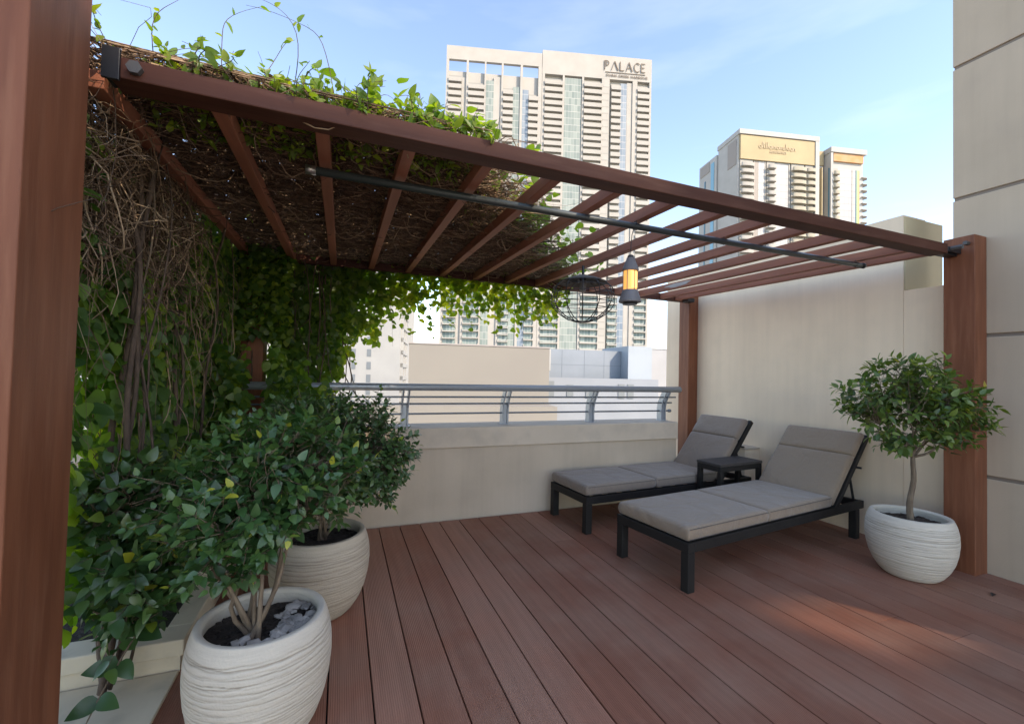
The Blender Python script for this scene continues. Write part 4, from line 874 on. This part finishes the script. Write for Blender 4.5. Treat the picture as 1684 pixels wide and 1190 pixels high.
# --- second tower
wh2 = noise_mat('second_tower_white', (.40, .395, .37), (.37, .365, .34), .2, 4, .85)
gold = noise_mat('tan_sign_panel', (.40, .315, .18), (.36, .28, .16), .1, 4, .8); orange = noise_mat('orange_panel', (.50, .24, .095), (.46, .28, .15), .25, 2, .8)
teal = mat('teal_strip', (.06, .16, .20), .3); lime = mat('lime_strip', (.42, .50, .16), .5); greyp = mat('grey_panel', (.28, .25, .22), .7)
tinyg = grid_glass('white_panel_glass', (.40, .40, .385), (.36, .365, .36), (.27, .27, .27), 3.0, 3.7, .06)
T2 = frame_root('residential_tower', 'second tower at right with a tan sign panel, an orange crown panel and curved balconies', (194.98, 173.62), (.9724, -.2334))
bx(T2, 'main_core', wh2, (-1.0+2.6, 48.9, 1.6, 19.6, ZB, 133.0)); bx(T2, 'roof_cap', wh2, (1.2, 49.4, -.2, 20, 133.05, 135.6))
bx(T2, 'sign_panel', gold, (2.2, 46.9, .3, 1.59, 119.6, 132.6)); bx(T2, 'crown_edge', wh2, (47.0, 49.3, -.1, 1.58, ZB, 133.0))
bx(T2, 'side_panel', greyp, (1.35, 1.59, 3, 10.5, 117.5, 131.5))
bx(T2, 'rear_core', wh2, (.9, 30, 20.1, 38, ZB, 131)); bx(T2, 'rear_panel', greyp, (.6, .89, 27, 36.5, 124, 130)); bx(T2, 'rear_glass', mat('rear_teal_glass', (.14, .33, .42), .3), (.6, .89, 22.3, 25.4, ZB, 128)); bx(T2, 'rear_glass', teal, (.6, .89, 31, 32, ZB, 120))
bx(T2, 'link_core', wh2, (49.4, 56.3, 5, 19, ZB, 122.1)); bx(T2, 'link_panel', gold, (49.4, 56.2, 4.4, 18, 122.2, 130.3))
bx(T2, 'east_core', wh2, (57.0, 78.2, 1.6, 19, ZB, 128.0)); bx(T2, 'east_cap', wh2, (56.6, 79.2, -.2, 19.5, 128.1, 130.9)); bx(T2, 'crown_panel', orange, (58.8, 77.6, .5, 1.59, 123.4, 127.9)); bx(T2, 'east_edge', wh2, (56.8, 58.2, .2, 1.59, ZB, 128.0))
for a, b_, m_ in ((11.0, 13.3, greyp), (13.4, 17.3, tinyg), (23.3, 31.4, tinyg), (61.9, 70.8, tinyg), (71.4, 73.2, tinyg)): bx(T2, 'glass_strip', m_, (a, b_, 1.2, 1.59, ZB, 119.4))
for a, b_, m_ in ((10.6, 10.95, dark), (17.35, 17.8, dark), (31.5, 32.2, dark), (56.35, 56.78, teal), (70.9, 71.3, dark), (73.3, 73.9, teal), (74.0, 75.2, lime), (52.0, 52.5, gold), (75.3, 75.6, orange)): bx(T2, 'facade_line', m_, (a, b_, 1.0 if a < 50 else 1.1, 1.58 if not 51 < a < 53 else 4.9, ZB, 119.4))
cols2 = [(2.4, 9.8), (18.2, 22.9), (33.0, 40.9), (41.6, 46.6), (58.3, 61.7)]
for a, b_ in cols2: bx(T2, 'window_wall', dark, (a, b_, .9, 1.57, ZB, 119.5))
F2 = 3.62; cream2 = noise_mat('cream_balcony', (.38, .35, .27), (.34, .31, .24), .3, 3, .8); protos = {}; cnt = 0; rest = MB()
order = []
for ci, (a, b_) in enumerate(cols2+[(77.0, 82.0)]):
    z = 119.0-F2
    while z > -10: order.append((z, ci)); z -= F2
order.sort(key=lambda q: -q[0])
def rbalc(q, w_, side):
    n = 14; pts = []
    if side:
        pts = [(0, 1.5), (0, -1.2), (w_*.55, -1.2), (w_, 1.0), (w_*.9, 3.5), (1.3, 9), (1.3, 1.5)]; q.prism([(p[0], p[1]) for p in pts], 'z', 0, .35); q.box(w_*.93, w_*.98, .8, 3.2, .36, 1.2); return
    for i in range(n+1):
        a = math.pi*i/n; pts.append((w_/2-w_/2*math.cos(a), -.3-1.0*math.sin(a)**.7))
    outer = pts; q.prism([(0, 1.3)]+outer+[(w_, 1.3)], 'z', 0, .4)
    inner = [(w_/2+(p[0]-w_/2)*.96, p[1]+.12) for p in outer]
    k = len(q.v); m_ = len(outer)
    for z in (.41, 1.9):
        q.v += [(p[0], p[1], z) for p in outer]; q.v += [(p[0], p[1], z) for p in inner]
    for i in range(m_-1):
        q.f += [(k+i, k+i+1, k+2*m_+i+1, k+2*m_+i), (k+m_+i, k+3*m_+i, k+3*m_+i+1, k+m_+i+1), (k+2*m_+i, k+2*m_+i+1, k+3*m_+i+1, k+3*m_+i)]
allc = cols2+[(77.0, 82.0)]
for n_, (z, ci) in enumerate(order):
    a, b_ = allc[ci]; side = ci == 5; mm_ = cream2 if ci in (2, 3, 4) else facs
    if n_ < 100:
        if ci not in protos: q = MB(); rbalc(q, b_-a, side); o = q.build('balcony', mm_, T2); protos[ci] = o
        else: o = protos[ci].copy(); COL.objects.link(o); o.parent = T2
        o.location = (a+(.1 if side else 0), 0 if not side else 1.62, z)
    else:
        m_ = Matrix.Translation((a+(.1 if side else 0), 0 if not side else 1.62, z)); q = MB(); rbalc(q, b_-a, side); k = len(rest.v); rest.v += [tuple(m_ @ Vector(v)) for v in q.v]; rest.f += [tuple(k+i for i in f) for f in q.f]
tag(rest.build('balconies', facs, T2), kind='stuff')
# faint lettering on the sign panel
gl2 = mat('gold_letters', (.30, .22, .11), .5)
text_obj('Address', 6.2, (13.5, .05, 125.9), T2, gl2, ext=.2, font_scale=(1.15, .9), spacing=1.1) if False else None
q = MB(); xx = 13.0; rl = random.Random(4)
def stroke(q, pts, wd=.45):
    for p, r in zip(pts, pts[1:]):
        d = Vector((r[0]-p[0], 0, r[1]-p[1])); mt = Matrix.Translation((p[0], .15, p[1])) @ d.to_track_quat('X', 'Z').to_matrix().to_4x4(); q.box(0, d.length, -.1, .1, -wd/2, wd/2, mt)
x = 13.0
for L_ in ('o', 'l', 't', 'l', 'l', 'o', 'i', 'n', 'o', 'n', 'u', 'l', 'u', 'o', 'n'):
    if L_ == 'o': stroke(q, [(x+.75+.75*math.cos(a), 127+.85*math.sin(a)) for a in [i*math.pi/4 for i in range(9)]]); x += 1.9
    elif L_ == 'l': stroke(q, [(x, 126.2), (x+.25, 129.6)]); x += .9
    elif L_ == 't': stroke(q, [(x, 129.2), (x+.1, 126.4), (x+.7, 126.2)]); stroke(q, [(x-.4, 128.2), (x+.7, 128.2)]); x += 1.3
    elif L_ == 'i': stroke(q, [(x, 126.2), (x, 127.8)]); x += .8
    elif L_ == 'n': stroke(q, [(x, 126.2), (x, 127.8), (x+1, 127.6), (x+1.1, 126.2)]); x += 1.8
    elif L_ == 'u': stroke(q, [(x, 127.8), (x+.1, 126.4), (x+1, 126.3), (x+1.1, 127.9)]); x += 1.8
q.build('sign_letters', gl2, T2)
q = MB(); x = 19.5
for k in range(8): stroke(q, [(x, 124.0), (x, 125.2), (x+.8, 125.2), (x+.8, 124.1)] if k % 2 else [(x, 124.0), (x+.4, 125.3), (x+.9, 124.0)], .35); x += 1.25
q.build('sign_letters', gl2, T2)

# --- white apartment block at left of the beige one
wb = noise_mat('bright_white_render', (.36, .36, .34), (.32, .32, .305), .3, 4, .85)
W1 = frame_root('apartment_block', 'white mid-rise apartment block with rows of small windows, seen left of the beige wall', (7.6, 61.2), (.9659, -.2588))
bx(W1, 'wall', wb, (-26, -.2, 0, 16, ZB, 14.4)); bx(W1, 'cornice', wb, (-26.2, .4, -.4, 16.3, 14.41, 15.0))
wg = mat('small_grey_window', (.16, .18, .19), .4)
for cx, wd in ((-4.3, .55), (-6.3, .5), (-9.4, 1.6)):
    for k in range(13):
        z = 12.6-1.72*k
        bx(W1, 'window', wg if wd < 1 else mat('blue_window', (.16, .25, .30), .25) if (cx == -9.4 and k == 0) else wg, (cx-wd/2, cx+wd/2, -.05, .2, z-1.0, z))
W2 = thing('balcony_block', 'narrow gridded balcony facade receding beside the white block', 'building', (7.8, 61.6, 0), math.atan2(.9781, .2079))
bx(W2, 'wall', wb, (0, 16, .9, 1.2, ZB, 11.5)); bx(W2, 'window_wall', dark, (.2, 15.8, .7, .89, ZB, 10.4)); bx(W2, 'roof', wb, (-.3, 16.3, -.3, 3, 11.51, 12.1))
for k in range(13): z = 10.4-1.75*k; bx(W2, 'floor_slab', wb, (0, 16, -.15, .69, z, z+.55))
for k in range(7): bx(W2, 'pier', wb, (k*2.6, k*2.6+.35, -.1, .69, ZB, 10.39))
# --- beige wall, panel building, pale wall
bg_m = noise_mat('pale_beige_render', (.235, .22, .19), (.22, .205, .18), .2, 4, .9)
W3 = frame_root('rooftop_block', 'plain windowless beige rooftop block in the middle beyond the railing', (4.25, 30.2), (.9877, -.1564))
bx(W3, 'wall', bg_m, (0, 9.95, 0, 5, ZB, 3.10)); bx(W3, 'wall_cap', noise_mat('cap_flashing', (.33, .30, .28), (.3, .27, .25), 1, 2, .8), (-.05, 10.0, -.05, 5.05, 3.105, 3.19)); bx(W3, 'roof_ledge', bg_m, (-4, 9.9, -2.2, -.01, ZB, -.95))
blue = noise_mat('blue_grey_panel', (.21, .245, .28), (.185, .22, .25), .5, 3, .6); blue2 = noise_mat('light_blue_panel', (.30, .345, .38), (.275, .32, .355), .5, 3, .6); line = mat('panel_joint', (.14, .17, .20), .8)
W4 = frame_root('panel_building', 'blue-grey panelled plant building to the right of the beige block', (16.0, 33.0), (.9877, -.1564))
bx(W4, 'wall', blue, (-1.5, 6.7, 0, 4, ZB, 3.35)); bx(W4, 'side_wing', blue2, (6.71, 8.9, -1.3, 4, ZB, 3.75))
q = MB()
for x in (1.3, 3.3, 5.1): q.box(x, x+.03, -.012, -.002, 1.0, 3.3)
q.box(-1.4, 6.69, -.012, -.003, 2.05, 2.08); q.build('panel_joint', line, W4)
MB().box(-.15, .22, -.35, -.01, 1.5, 3.3).box(-.05, .14, -.30, -.01, .6, 1.49).build('duct', wb, W4, bevel=.05)
lad = MB()
for k in range(9): lad.box(-1.2, -.85, -.12, -.08, 1.4+k*.2, 1.43+k*.2)
lad.box(-1.22, -1.19, -.12, -.08, 1.2, 3.3); lad.box(-.86, -.83, -.12, -.08, 1.2, 3.3); lad.build('ladder', M['metal'], W4)
bx(W4, 'roof_ledge', noise_mat('pale_blue_render', (.25, .275, .30), (.23, .255, .28), .5, 3, .8), (-1.6, 9.0, -2.2, -1.31, ZB, .98))
for cx, z0, z1 in ((-.6, -.5, .7), (1.0, -.5, .0), (1.0, .1, .45), (3.6, .1, .42), (5.4, -.6, .55), (-1.3, .3, .6), (6.2, -.6, .55), (2.6, -.6, .2)): bx(W4, 'window', wg, (cx, cx+.55, -2.26, -2.19, z0, z1))
W5 = frame_root('pale_building', 'off-white plain block beside the far post, at the right of the panelled building', (26.6, 32.6), (.9877, -.1564))
w5m = noise_mat('off_white_render', (.34, .345, .35), (.31, .315, .32), .5, 5, .85)
bx(W5, 'wall', w5m, (-2.4, 4.6, 0, 5, ZB, 3.72))
bx(W5, 'wall_cap', w5m, (-2.45, 4.65, -.05, 5.05, 3.73, 3.80))
